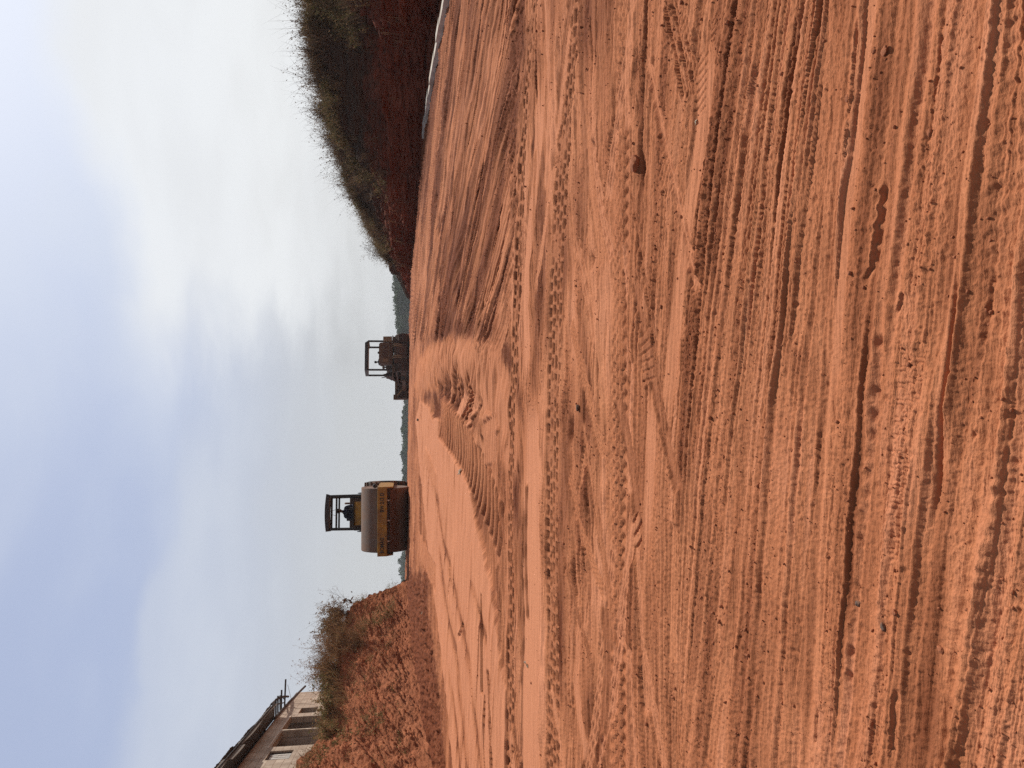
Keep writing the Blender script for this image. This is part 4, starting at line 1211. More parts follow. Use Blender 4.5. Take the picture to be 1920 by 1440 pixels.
# ------------------------------------------------------------------ bulldozer, seen from behind and its left
def build_dozer(M):
    X0, Y0 = 1.57, 51.3; rz = math.radians(16)
    gz = float(zb(X0, Y0)) + .0
    t = thing('bulldozer', 'weathered brown crawler bulldozer with open roll frame pushing toward the far left', 'bulldozer', (X0, Y0, gz), rz)
    for s in (-1, 1):
        x = s * .97; w = .56
        bm = bm_new(); L_, r = 1.25, .42
        path = [(L_, 'f')]
        pts = []
        for k in range(13):
            a = -PI / 2 + PI * k / 12; pts.append((L_ + r * math.cos(a), r + r * math.sin(a)))
        for k in range(13):
            a = PI / 2 + PI * k / 12; pts.append((-L_ + (r + .05) * math.cos(a), r + .05 + (r + .05) * math.sin(a)))
        inner = [(p[0] * .93, .42 + (p[1] - .42) * .84) for p in pts]
        n = len(pts)
        A = [[bm.verts.new((x + q * w / 2, p[0], p[1])) for p in pts] for q in (-1, 1)]
        B = [[bm.verts.new((x + q * w / 2, p[0], p[1])) for p in inner] for q in (-1, 1)]
        for i in range(n):
            j = (i + 1) % n
            bm.faces.new((A[0][i], A[0][j], A[1][j], A[1][i])); bm.faces.new((B[0][j], B[0][i], B[1][i], B[1][j]))
            for q in (0, 1): bm.faces.new((A[q][j], A[q][i], B[q][i], B[q][j]))
        # shoes with grouser bars along the loop
        seg = [(Vector((pts[i][0], pts[i][1])), Vector((pts[(i + 1) % n][0], pts[(i + 1) % n][1]))) for i in range(n)]
        tot = sum((b - a).length for a, b in seg); ns = 38; d = 0; k = 0; pos = [tot * q / ns for q in range(ns)]
        for a, b in seg:
            ln = (b - a).length
            while k < ns and pos[k] <= d + ln:
                f = (pos[k] - d) / ln; p = a.lerp(b, f); ang = math.atan2((b - a).y, (b - a).x); nr = Vector((math.sin(ang), -math.cos(ang)))
                box(bm, (x, p.x + nr.x * .012, p.y + nr.y * .012), (w + .01, tot / ns * .90, .03), (ang, 0, 0))
                q = p + nr * .04 - Vector((math.cos(ang), math.sin(ang))) * .03
                box(bm, (x, q.x, q.y), (w + .008, .02, .055), (ang, 0, 0)); k += 1
            d += ln
        tr = obj('track', bm, M['track'], t)
        bm = bm_new()
        lathe(bm, [(.10, -.20), (.36, -.14), (.36, .14), (.10, .20)], (x, -L_, .47), 'x', 26)
        for q in range(13):
            a = 2 * PI * q / 13; box(bm, (x, -L_ + .37 * math.cos(a), .47 + .37 * math.sin(a)), (.16, .05, .08), (a - PI / 2, 0, 0))
        obj('sprocket', bm, M['rust'], tr, smooth=30)
        bm = bm_new(); lathe(bm, [(.08, -.2), (.30, -.15), (.35, -.06), (.35, .06), (.30, .15), (.08, .2)], (x, L_, .42), 'x', 26); obj('idler', bm, M['rust'], tr, smooth=30)
        bm = bm_new()
        for q in range(6): lathe(bm, [(.06, -.2), (.11, -.18), (.11, .18), (.06, .2)], (x, -.85 + q * .34, .19), 'x', 14)
        obj('roller', bm, M['dark'], tr, smooth=30)
        bm = bm_new(); prism(bm, [(-.95, .28), (.95, .25), (1.05, .42), (.9, .60), (-.9, .62), (-1.0, .45)], 'x', x - .17, x + .17); obj('track_frame', bm, M['brown'], tr, bevel=.01)
        bm = bm_new(); prism(bm, [(-1.25, 1.12), (-1.25, 1.18), (.1, 1.18), (.62, 1.0), (.62, .95), (.05, 1.12)], 'x', min(s * .62, s * 1.28), max(s * .62, s * 1.28))
        prism(bm, [(-1.25, .98), (-1.25, 1.12), (-1.1, 1.12)], 'x', min(s * .70, s * 1.2), max(s * .70, s * 1.2))
        obj('fender', bm, M['brown'], t, bevel=.008)
    bm = bm_new(); box(bm, (0, -.2, .64), (1.36, 2.7, .86)); box(bm, (0, -1.5, .62), (.8, .35, .62))
    prism(bm, [(-1.75, .50), (-1.62, .36), (-1.4, .36), (-1.4, .85), (-1.62, .85), (-1.75, .74)], 'x', -.2, .2)
    obj('chassis', bm, M['brown_dark'], t, bevel=.02)
    # engine hood and radiator guard
    bm = bm_new(); prism(bm, [(.35, 1.0), (.35, 1.62), (1.85, 1.52), (1.95, 1.42), (1.95, .62), (1.6, .55), (.4, .6)], 'x', -.47, .47)
    hd = obj('engine_hood', bm, M['brown'], t, smooth=30, bevel=.03)
    bm = bm_new()
    for k in range(6): box(bm, (-.478, .75 + k * .16, 1.15), (.012, .08, .5))
    obj('louvre', bm, M['black'], hd)
    bm = bm_new(); tube(bm, [(.12, 1.25, 1.55), (.12, 1.25, 2.0), (.12, 1.20, 2.07)], .05, 12); obj('exhaust_pipe', bm, M['rust'], t, smooth=40)
    bm = bm_new(); tube(bm, [(-.2, .95, 1.55), (-.2, .95, 1.72)], .05, 12); lathe(bm, [(.05, 0), (.11, .02), (.12, .12), (.07, .17)], (-.2, .95, 1.7), 'z', 16); obj('air_cleaner', bm, M['brown'], t, smooth=40)
    # rear tank with pressed panels
    bm = bm_new(); pr = []
    w2, z0, z1, rr = .70, 1.16, 2.02, .16
    pr = [(-w2, z0), (w2, z0)]
    for k in range(6):
        a = k / 5 * PI / 2; pr.append((w2 - rr + rr * math.cos(a), z1 - rr + rr * math.sin(a)))
    for k in range(6):
        a = PI / 2 + k / 5 * PI / 2; pr.append((-w2 + rr + rr * math.cos(a), z1 - rr + rr * math.sin(a)))
    prism(bm, pr, 'y', -1.52, -.98)
    tank = obj('fuel_tank', bm, M['brown'], t, smooth=40, bevel=.015)
    for x, w_ in ((-.50, .20), (-.05, .5), (.42, .22)):
        bm = bm_new(); box(bm, (x, -1.527, 1.62), (w_, .018, .33)); obj('panel', bm, M['brown_dark'] if x > -.3 else M['brown_pale'], tank, bevel=.006)
    bm = bm_new(); box(bm, (0, -1.535, 1.28), (1.34, .03, .16))
    for x in (-.45, .45): lathe(bm, [(.03, -.02), (.03, .02)], (x, -1.55, 1.28), 'y', 10)
    obj('tow_bar', bm, M['brown_dark'], tank, bevel=.005)
    bm = bm_new(); lathe(bm, [(.06, 0), (.075, .03), (.075, .08), (.03, .10)], (.1, -1.25, 2.01), 'z', 14); obj('filler_cap', bm, M['dark'], tank, smooth=40)
    bm = bm_new(); box(bm, (.98, -1.18, 1.48), (.36, .5, .56), taper=(.95, .95)); obj('tool_box', bm, M['brown_pale'], t, bevel=.012)
    # hydraulic hoses behind the tank
    for x in (-.36, -.24, .40, .52):
        bm = bm_new(); tube(bm, [(x, -1.50, 1.16), (x + .03, -1.68, 1.05), (x + .02, -1.72, .80), (x - .02, -1.66, .55)], .022, 8); obj('hose', bm, M['hose'], t, smooth=40)
    # seat and floor
    bm = bm_new(); box(bm, (0, -.25, 1.14), (1.3, 1.5, .06)); obj('floor_plate', bm, M['dark'], t)
    bm = bm_new(); box(bm, (-.2, -.62, 1.40), (.55, .5, .22)); box(bm, (-.2, -.92, 1.66), (.55, .1, .42)); obj('seat', bm, M['black'], t, bevel=.03, smooth=40)
    for x in (-.45, .05, .18): bm = bm_new(); tube(bm, [(x, .1, 1.15), (x, .05, 1.75)], .014, 6); obj('control_lever', bm, M['black'], t)
    # roll frame
    bm = bm_new()
    prism(bm, [(-1.02, 2.75), (-1.02, 2.93), (.38, 2.93), (.38, 2.75), (.30, 2.72), (-.94, 2.72)], 'x', -1.0, .86)
    prism(bm, [(.86, 2.75), (.86, 2.93), (.98, 2.75), (1.02, 2.66), (.96, 2.66)], 'y', -1.02, .38)
    obj('canopy_roof', bm, M['frame'], t, bevel=.01)
    for x, y in ((-.96, -.95), (.98, -.95), (-.96, .30), (.98, .30)):
        bm = bm_new(); beam(bm, (x, y, 1.12), (x, y, 2.74), .10, .10, (0, 1, 0)); obj('canopy_post', bm, M['frame'], t, bevel=.01)
    # blade, arms, lift cylinders
    bm = bm_new()
    prof = []
    for k in range(9):
        prof.append((2.94 + .17 * (k / 4 - 1) ** 2, .02 + 1.0 * k / 8))
    back = [(p[0] - .07, p[1]) for p in prof]
    prism(bm, prof + back[::-1], 'x', -1.85, 1.85)
    bl = obj('blade', bm, M['brown_dark'], t, smooth=30)
    bm = bm_new()
    for x in (-1.85, 1.85): prism(bm, [(2.80, .2), (3.12, .2), (3.16, .9), (3.05, 1.08), (2.84, 1.0)], 'x', x - .03, x + .03)
    box(bm, (0, 2.93, 1.0), (3.66, .10, .10)); box(bm, (0, 2.90, .30), (3.66, .12, .12))
    box(bm, (-1.75, 2.9, 1.0), (.34, .2, .3))
    obj('blade_rib', bm, M['brown'], bl, bevel=.008)
    for s in (-1, 1): bm = bm_new(); beam(bm, (s * 1.05, 2.80, .42), (s * 1.66, 2.80, .88), .07, .07); obj('brace', bm, M['hose'], bl)
    bm = bm_new(); beam(bm, (-1.2, 2.86, .97), (-.5, 2.86, .97), .03, .16); obj('wear_strip', bm, M['brown_pale'], bl)
    for s in (-1, 1):
        bm = bm_new(); beam(bm, (s * 1.36, -.1, .45), (s * 1.36, 2.4, .42), .13, .22); beam(bm, (s * 1.36, 2.4, .42), (s * 1.3, 2.9, .40), .13, .22); obj('push_arm', bm, M['brown'], t, bevel=.01)
        bm = bm_new(); tube(bm, [(s * .62, 1.55, 1.70), (s * .72, 2.1, 1.25)], .065, 12); tube(bm, [(s * .72, 2.1, 1.25), (s * .86, 2.88, .62)], .035, 10); box(bm, (s * .58, 1.5, 1.6), (.12, .2, .4))
        obj('lift_cylinder', bm, M['dark'], t, smooth=40)
    bm = bm_new(); beam(bm, (-.86, .25, 1.62), (-1.0, .9, 1.1), .05, .08); beam(bm, (-1.05, .55, 1.9), (-.9, .6, 1.1), .04, .04); box(bm, (-.85, .75, 1.35), (.34, .7, .5), taper=(.8, .7)); obj('side_guard', bm, M['brown_dark'], t, bevel=.01)
    return Matrix.Translation((X0, Y0, gz)) @ Matrix.Rotation(rz, 4, 'Z')
# ------------------------------------------------------------------ block building on the bank
def build_house(M):
    A0 = (-9.98, 20.0, 3.3)
    rz = math.atan(.22)
    t = thing('block_house', 'unfinished grey concrete block building with sagging sheet roof on the bank edge', 'building', A0, rz)
    Z = lambda z: z - 3.3
    L0, L1 = -9.0, 13.25; zt = Z(6.02)
    op = [(-.75, .80, Z(4.73), Z(5.49)), (2.15, 3.17, Z(4.77), Z(5.43)), (3.69, 5.84, Z(3.35), Z(5.50)), (5.93, 8.08, Z(3.35), Z(5.53)), (8.70, 9.68, Z(4.75), Z(5.36)),
          (-4.2, -2.8, Z(4.73), Z(5.49))]
    def wall(bm, ls, zs, solid, th, f):
        """cells of a wall; f(l, z, d) -> point, d depth 0..th"""
        nl, nz = len(ls) - 1, len(zs) - 1
        S = [[solid((ls[i] + ls[i + 1]) / 2, (zs[j] + zs[j + 1]) / 2) for j in range(nz)] for i in range(nl)]
        g = lambda i, j: 0 <= i < nl and 0 <= j < nz and S[i][j]
        cache = {}
        def V(i, j, d):
            k = (i, j, d)
            if k not in cache: cache[k] = bm.verts.new(f(ls[i], zs[j], d))
            return cache[k]
        for i in range(nl):
            for j in range(nz):
                if not S[i][j]: continue
                for d in (0, th): bm.faces.new([V(i, j, d), V(i + 1, j, d), V(i + 1, j + 1, d), V(i, j + 1, d)])
                if not g(i - 1, j): bm.faces.new([V(i, j, 0), V(i, j + 1, 0), V(i, j + 1, th), V(i, j, th)])
                if not g(i + 1, j): bm.faces.new([V(i + 1, j, 0), V(i + 1, j + 1, 0), V(i + 1, j + 1, th), V(i + 1, j, th)])
                if not g(i, j - 1): bm.faces.new([V(i, j, 0), V(i + 1, j, 0), V(i + 1, j, th), V(i, j, th)])
                if not g(i, j + 1): bm.faces.new([V(i, j + 1, 0), V(i + 1, j + 1, 0), V(i + 1, j + 1, th), V(i, j + 1, th)])
    bm = bm_new()
    ls = sorted({L0, L1} | {o[0] for o in op} | {o[1] for o in op}); zs = sorted({Z(2.9), zt} | {o[2] for o in op} | {o[3] for o in op})
    wall(bm, ls, zs, lambda l, z: not any(a < l < b and c < z < d for a, b, c, d in op), .2, lambda l, z, d: (-d, l, z))
    W = obj('wall', bm, M['block'], t)
    # far gable end, back wall, partitions, floor
    bm = bm_new()
    box(bm, (-3.4, L1 - .1, (zt + Z(2.9)) / 2), (6.39, .19, zt - Z(2.9)))
    prism(bm, [(-.22, zt), (-6.5, zt), (-3.4, zt + .95)], 'y', L1 - .19, L1 - .01)
    box(bm, (-6.7, (L0 + L1) / 2, (zt + Z(2.9)) / 2), (.2, L1 - L0 - .4, zt - Z(2.9)))
    obj('end_wall', bm, M['block'], t)
    for l in (3.4, 5.885, 8.4):
        bm = bm_new(); box(bm, (-1.85, l, (zt + Z(3.3)) / 2), (3.28, .085, zt - Z(3.3) - .02)); obj('partition', bm, M['plaster'], t)
    bm = bm_new(); box(bm, (-3.6, 2, (zt + Z(3.3)) / 2), (.15, 20, zt - Z(3.3) - .05)); obj('inner_wall', bm, M['room_shade'], t)  # near-black colour paints in the darkness of the unlit rooms
    bm = bm_new(); box(bm, (-3.4, 2.1, Z(3.22)), (6.3, 22, .2)); obj('floor', bm, M['plaster'], t)
    # lintel band over the openings
    bm = bm_new(); box(bm, (.004, 5.9, Z(5.56)), (.03, 4.7, .05)); box(bm, (.0, 5.885, Z(4.45)), (.05, .10, 2.18)); obj('lintel', bm, M['pale'], t, bevel=.004)
    # barred windows
    for a, b, c, d in (op[0], op[1], op[5]):
        bm = bm_new(); box(bm, (-.10, (a + b) / 2, c + .02), (.1, b - a, .04)); box(bm, (-.10, (a + b) / 2, d - .02), (.1, b - a, .04))
        for l in (a + .02, b - .02): box(bm, (-.10, l, (c + d) / 2), (.1, .04, d - c - .09))
        wf = obj('window', bm, M['dark'], t)
        bm = bm_new(); n = 9 if b - a < 1.2 else 13
        for k in range(n):
            l = a + .09 + (b - a - .18) * k / (n - 1)
            beam(bm, (-.09, l, c + .04), (-.09 + .01 * math.sin(k * 3), l + .015 * math.sin(k * 7), d - .04), .045, .03, (1, 0, 0))
        obj('slat', bm, M['white'], wf)
        bm = bm_new(); box(bm, (-.15, (a + b) / 2, (c + d) / 2), (.02, b - a - .02, d - c - .02)); obj('backing_panel', bm, M['black'], wf)  # plain black sheet filling the opening behind the slats
    bm = bm_new(); beam(bm, (.02, .96, Z(3.4)), (.03, 1.02, Z(5.86)), .08, .03, (1, 0, 0)); obj('plank', bm, M['pale'], t)
    bm = bm_new(); box(bm, (-.32, 9.15, Z(5.05)), (.02, 1.2, .75)); obj('shade_panel', bm, M['black'], t)  # black panel added to paint in the dark inside of the small opening
    # roof: two sheets stretches with a break, fascia boards, rafters and the bare end
    rr = random.Random(5)
    def sheet(a, b, x0, z0, sag):
        bm = bm_new(); n = int((b - a) / .075); pitch = math.tan(math.radians(15)); rows = []
        for i in range(n + 1):
            l = a + (b - a) * i / n
            wv = .014 * (1 if i % 2 else -1); rag = .035 * float(perlin(np.array([l * 2.1]), np.array([3.]), 500)[0]) + .02 * float(perlin(np.array([l * 7.]), np.array([8.]), 501)[0])
            sg = sag * math.sin(PI * (l - a) / (b - a)) + .05 * float(perlin(np.array([l * .6]), np.array([1.]), 502)[0])
            row = []
            for x in (x0 + rag, x0 - .3, -1.2, -2.3, -3.4):
                row.append(bm.verts.new((x, l, z0 + wv - sg + (x0 - x) * pitch)))
            for x in (-4.6, -6.0, -7.1): row.append(bm.verts.new((x, l, z0 + wv - sg + (x0 + 3.4) * pitch - (-3.4 - x) * pitch)))
            rows.append(row)
        for p, q in zip(rows, rows[1:]):
            for k in range(7): bm.faces.new((p[k], p[k + 1], q[k + 1], q[k]))
        bmesh.ops.solidify(bm, geom=bm.faces[:], thickness=.012)
        return obj('roof_sheet', bm, M['sheet'], t)
    ez = Z(6.24)
    sheet(-9.2, 2.05, .46, ez + .03, .05); sheet(1.90, 8.35, .44, ez + .02, .06)
    for a, b, x0, dz in ((-9.1, .6, .43, -.10), (.7, 2.3, .40, -.19), (2.35, 8.3, .42, -.10)):
        bm = bm_new(); n = 8
        for i in range(n):
            p = a + (b - a) * i / n; q = a + (b - a) * (i + 1) / n
            f = lambda l: ez + dz + .03 * math.sin(l * 1.3) - .05 * math.sin(PI * (l - a) / (b - a)) * .6
            beam(bm, (x0, p, f(p)), (x0, q, f(q)), .025, .14)
        obj('fascia_board', bm, M['timber'], t)
    bm = bm_new()
    l = -8.6
    while l < 8.3:
        beam(bm, (.38, l, ez - .08), (-3.4, l, ez + .90), .05, .09); l += .95
    obj('rafter', bm, M['timber'], t)
    bm = bm_new(); box(bm, (-.1, -.3, zt + .035), (.10, 17.2, .07)); box(bm, (.2, -.3, zt + .11), (.55, 17.2, .015)); obj('soffit', bm, M['black'], t)
    def pole(pts, r): 
        bm = bm_new(); tube(bm, pts, r, 7); return obj('pole', bm, M['timber_dark'], t, smooth=40)
    pole([(.03, 7.8, zt + .03), (.02, 11, zt - .03), (-.02, 14.9, zt - .16)], .045)
    pole([(.44, 8.2, ez - .02), (.40, 9.6, ez - .02), (.26, 10.8, ez - .06), (.12, 11.6, ez - .12)], .042)
    for l, x1, dz in ((8.75, .52, .0), (9.35, .52, .02), (10.0, .62, .0), (10.15, .40, .05), (10.95, .86, .02)):
        pole([(-1.6, l - .1, zt + .55 + dz), (-.3, l, zt + .12 + dz), (x1, l + .05, ez - .06 + dz - .1 * (x1 - .4))], .034)
    pole([(.3, 9.0, ez - .1), (.1, 10.4, zt + .1)], .022); pole([(.42, 10.1, ez - .05), (.10, 11.2, ez - .02)], .02)
    pole([(-.05, 11.8, zt), (.30, 13.4, zt + .38)], .008)
    return t
NROW, NCOL, HAZE = 1450, 1050, .0004
# ------------------------------------------------------------------ assemble
M = dict(
    yellow=simple('yellow_paint', (.36, .195, .025), .6, 0, (.14, .07, .035), 3.5, .38, .75, .15, 60, .35, .15),
    drum=simple('drum_steel', (.15, .108, .09), .85, 0, (.20, .105, .065), 5, .40, .8, .25, 30, .3, .2),
    dark=simple('dark_iron', (.045, .035, .03), .7, .2, (.12, .06, .035), 5),
    rust=simple('rusty_iron', (.13, .055, .03), .8, .2, (.05, .03, .025), 9),
    steel=simple('bare_steel', (.42, .38, .35), .45, .7),
    black=simple('black_paint', (.022, .022, .024), .55, 0, (.08, .05, .035), 6, .5, .85),
    hood=simple('dusty_hood', (.11, .075, .06), .65, 0, (.20, .11, .07), 4),
    rubber=simple('rubber', (.03, .027, .025), .85, 0, (.16, .08, .045), 4, .4, .7, .3, 50),
    canopy=simple('canopy_sheet', (.035, .035, .04), .6, 0, (.09, .06, .05), 5),
    track=simple('track_steel', (.06, .034, .026), .65, .4, (.13, .055, .03), 6),
    brown=simple('weathered_paint', (.100, .056, .032), .65, 0, (.09, .05, .03), 3.5, .4, .75, .2, 50),
    brown_dark=simple('worn_dark_paint', (.07, .032, .020), .7, 0, (.05, .03, .02), 4),
    brown_pale=simple('worn_pale_paint', (.17, .11, .06), .65, 0, (.13, .07, .04), 4),
    hose=simple('hose_yellow', (.30, .21, .12), .6),
    frame=simple('frame_paint', (.028, .024, .026), .5, 0, (.10, .075, .07), 4, .5, .8),
    pale=simple('pale_timber', (.50, .42, .34), .85, 0, (.30, .22, .16), 5),
    plaster=simple('grey_plaster', (.36, .30, .26), .9, 0, (.20, .16, .13), 1.6, .45, .8, .3, 25),
    room_shade=simple('shade_painted_wall', (.05, .04, .035), .95),  # interior shade put into the wall colour
    timber=simple('weathered_timber', (.14, .115, .095), .85, 0, (.10, .08, .065), 5),
    timber_dark=simple('dark_pole', (.055, .043, .038), .85),
    white=simple('white_slat', (.66, .64, .60), .7, 0, (.40, .35, .30), 6),
    stone=simple('dark_stone', (.10, .065, .05), .9, 0, (.26, .12, .07), 30, .45, .7, .4, 120),
    clod=simple('soil_clod', (.30, .105, .05), .95, 0, (.42, .16, .08), 25, .5, .75, .5, 160),
    paper=simple('paper', (.62, .56, .46), .8, 0, (.35, .22, .15), 20),
    kerb=simple('pale_concrete', (.50, .46, .41), .85, 0, (.36, .27, .20), 2.2, .45, .8, .25, 40),
    bark=simple('bark', (.09, .065, .05), .95),
    leaf=scrub_material('tree_leaves', (.013, .032, .011), (.024, .052, .016), (.040, .074, .023), (.060, .098, .032)),
)
def block_mat():
    s = N('concrete_block')
    mp = s.n('Mapping'); mp.inputs['Rotation'].default_value = (PI / 2, 0, PI / 2); s.t.links.new(s.tc.outputs['Object'], mp.inputs[0])
    cx = s.n('SeparateXYZ'); s.t.links.new(s.tc.outputs['Object'], cx.inputs[0])
    cv = s.n('CombineXYZ'); s.t.links.new(s.math('ADD', cx.outputs[1], s.math('MULTIPLY', cx.outputs[0], 1.)), cv.inputs[0]); s.t.links.new(cx.outputs[2], cv.inputs[1])
    b = s.n('TexBrick', Scale=1.0); s.t.links.new(cv.outputs[0], b.inputs['Vector'])
    for k, v in (('Mortar Size', .012), ('Brick Width', .45), ('Row Height', .225), ('Bias', .0), ('Mortar Smooth', .3)): b.inputs[k].default_value = v
    b.inputs['Color1'].default_value = (.34, .27, .215, 1); b.inputs['Color2'].default_value = (.46, .38, .305, 1); b.inputs['Mortar'].default_value = (.30, .22, .165, 1)
    n = s.noise(1.4, 5, .6); n2 = s.noise(9, 5)
    c = s.mix(s.math('MULTIPLY', s.ramp(n, (.42, 0.), (.68, 1.)), .65), b.outputs['Color'], (.20, .145, .105))
    c = s.mix(s.math('MULTIPLY', s.ramp(n2, (.5, 0.), (.75, 1.)), .4), c, (.26, .19, .14))
    nb = s.bump(b.outputs['Fac'], .5, -.012); nb = s.bump(n2, .4, .01, nb)
    return s.fin(c, .92, 0, nb, .15)
M['block'] = block_mat()
def sheet_mat():
    s = N('old_roof_sheet')
    n = s.noise(1.8, 5); n2 = s.noise(14, 4)
    c = s.mix(s.ramp(n, (.4, 0.), (.7, 1.)), (.12, .085, .07), (.20, .12, .08)); c = s.mix(s.math('MULTIPLY', s.ramp(n2, (.5, 0.), (.7, 1.)), .6), c, (.06, .045, .04))
    return s.fin(c, .7, .2, None, .3)
M['sheet'] = sheet_mat()

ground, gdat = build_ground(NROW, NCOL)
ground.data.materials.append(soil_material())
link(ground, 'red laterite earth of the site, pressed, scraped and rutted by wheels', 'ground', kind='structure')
def gh(x, y):
    """height of the finished ground near a point"""
    X_, Z_ = gdat[1], gdat[2]; ys = gdat[0]
    i = int(np.clip(np.searchsorted(ys, y), 1, len(ys) - 1)); j = int(np.clip(np.searchsorted(X_[i], x), 1, X_.shape[1] - 1))
    return float(Z_[i - 1:i + 1, j - 1:j + 1].mean())

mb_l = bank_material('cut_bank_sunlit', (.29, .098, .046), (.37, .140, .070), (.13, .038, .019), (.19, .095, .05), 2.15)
mb_r = bank_material('cut_bank_shade_painted', (.15, .038, .021), (.23, .070, .040), (.055, .017, .012), (.075, .048, .036), 1.12)  # darker colours than the other bank, painting in part of its shade
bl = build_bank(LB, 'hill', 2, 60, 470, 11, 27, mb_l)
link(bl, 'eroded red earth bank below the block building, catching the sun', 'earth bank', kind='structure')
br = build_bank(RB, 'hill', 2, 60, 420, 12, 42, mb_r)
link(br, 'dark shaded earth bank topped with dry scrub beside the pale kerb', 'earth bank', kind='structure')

# ---- pale concrete kerb at the foot of the shaded bank
kt = thing('concrete_kerb', 'pale concrete kerb half buried along the foot of the dark bank', 'kerb', (6.9, 14, float(zb(6.9, 14))))
kp = smoothline([(7.0, 8.5), (6.98, 11.5), (6.92, 14), (6.72, 16.5), (6.48, 18.4), (6.28, 19.6)], 4)
ko = np.array([6.9, 14, float(zb(6.9, 14))])
for i in range(len(kp) - 1):
    a, b = kp[i], kp[i + 1]; d = (b - a) / np.linalg.norm(b - a); a2 = a + d * .004; b2 = b - d * .004
    bm = bm_new()
    f = i / (len(kp) - 1)
    for p in (0,):
        za, zb_ = float(zb(*a2)), float(zb(*b2)); ht = .16 - .08 * f + .012 * math.sin(i * 2.3)
        beam(bm, Vector((a2[0], a2[1], za - .05 + ht / 2)) - Vector(ko), Vector((b2[0], b2[1], zb_ - .05 + ht / 2)) - Vector(ko), .17, ht + .1)
    obj('kerb_stone', bm, M['kerb'], kt, bevel=.012, smooth=40)

build_house(M)
WR = build_roller(M)
WD = build_dozer(M)
skin_m = simple('dark_skin', (.075, .04, .026), .55, 0, None, 8, var=.1)
navy = simple('navy_cloth', (.018, .022, .05), .9, 0, None, 10)
greyc = simple('grey_cloth', (.05, .048, .05), .9, 0, None, 10)
hairm = simple('black_hair', (.012, .010, .010), .8)
p = WR @ Vector((-.05, 2.27, 1.60))
o = seated('person in dark blue work clothes sitting under the canopy of the road roller', p, math.radians(180 + 30), navy, navy, skin_m, M['black'], hairm, .20, arms='lap')
p = WD @ Vector((-.28, -.62, 1.52))
o = seated('person seated behind the fuel tank of the bulldozer, only head and shoulders showing', p, math.radians(16), greyc, greyc, skin_m, M['black'], hairm, .10)

# ---- scrub on the banks
m_dry = scrub_material('dry_scrub', (.070, .045, .033), (.17, .112, .072), (.28, .19, .11), (.18, .135, .062), (.105, .110, .040))
m_brown = scrub_material('brown_scrub', (.10, .052, .030), (.22, .12, .060), (.36, .22, .115), (.22, .17, .07), (.095, .115, .036))
def on_bank(B, y, t):
    return bank_pos(B, np.atleast_1d(y), np.atleast_1d(t))[0]
T = Tuft()
n = 5200
y = rng.uniform(8, 30, n); t = 1.0 + 1.15 * rng.beta(1.6, 1.1, n); t = np.where(rng.random(n) < .25, rng.uniform(1.9, 2.2, n), t)
pm = fbm(y * .35, t * 1.3, 610, 3); keep = (pm + rng.normal(size=n) * .25 > -.12) & ~((y > 26.5) & (t > 1.85) & (rng.random(n) < .6))
y, t, pm = y[keep], t[keep], pm[keep]
P = on_bank(RB, y, t)
g1 = pm < .12
grass_tufts(T, P[g1], .22, .62, 15, .34, .010, .02, .42, leaf=1, leafsize=.022, leaftint=(.1, .5))
grass_tufts(T, P[~g1], .20, .55, 13, .40, .009, .30, .75, leaf=3, leafsize=.03, leaftint=(.45, .98))
y = rng.uniform(9, 26.5, 800); t = rng.uniform(1.7, 2.18, 800); k = perlin(y * 1.1, t * 2, 640) > -.15; y, t = y[k], t[k]
grass_tufts(T, on_bank(RB, y, t), .45, 1.35, 7, .28, .009, .02, .3, leaf=4, leafsize=.026, leaftint=(.02, .5))
for q in range(75):                                      # hanging roots and straws on the lower face
    y0 = rng.uniform(11, 27); a = on_bank(RB, y0, rng.uniform(.75, 1.15))[0] + np.array([-.08, 0, 0])
    T.ribbons(a[None].repeat(4, 0) + rng.normal(size=(4, 3)) * .06, np.tile(np.array([[-.12, -.05, -1.]]), (4, 1)) + rng.normal(size=(4, 3)) * .18, rng.uniform(.2, .8, 4), np.full(4, .008), rng.normal(size=(4, 3)) * .1, rng.uniform(.3, .6, 4), 4)
o = bpy.data.objects.new('dry_grass', T.mesh('dry_grass', m_dry)); link(o, 'dense dry grass and scrub covering the top of the dark bank', 'dry grass', kind='stuff')

T = Tuft()
y = rng.uniform(9, 24.1, 1500); t = rng.uniform(1.55, 2.5, 1500); pm = perlin(y * .7, t * 1.5, 620); k = pm > -.05
grass_tufts(T, on_bank(LB, y[k], t[k]), .12, .38, 12, .42, .008, .1, .75, leaf=1, leafsize=.02, leaftint=(.3, .95))
y = rng.uniform(12, 24.6, 150); t = rng.uniform(.45, 1.5, 150)
grass_tufts(T, on_bank(LB, y, t), .10, .34, 9, .55, .008, .2, .95, lean=(.5, 0, -.5), leaf=2, leafsize=.02, leaftint=(.5, .98))
o = bpy.data.objects.new('dry_grass', T.mesh('dry_grass', m_brown)); link(o, 'short dry grass along the rim of the sunlit red bank', 'dry grass', kind='stuff')

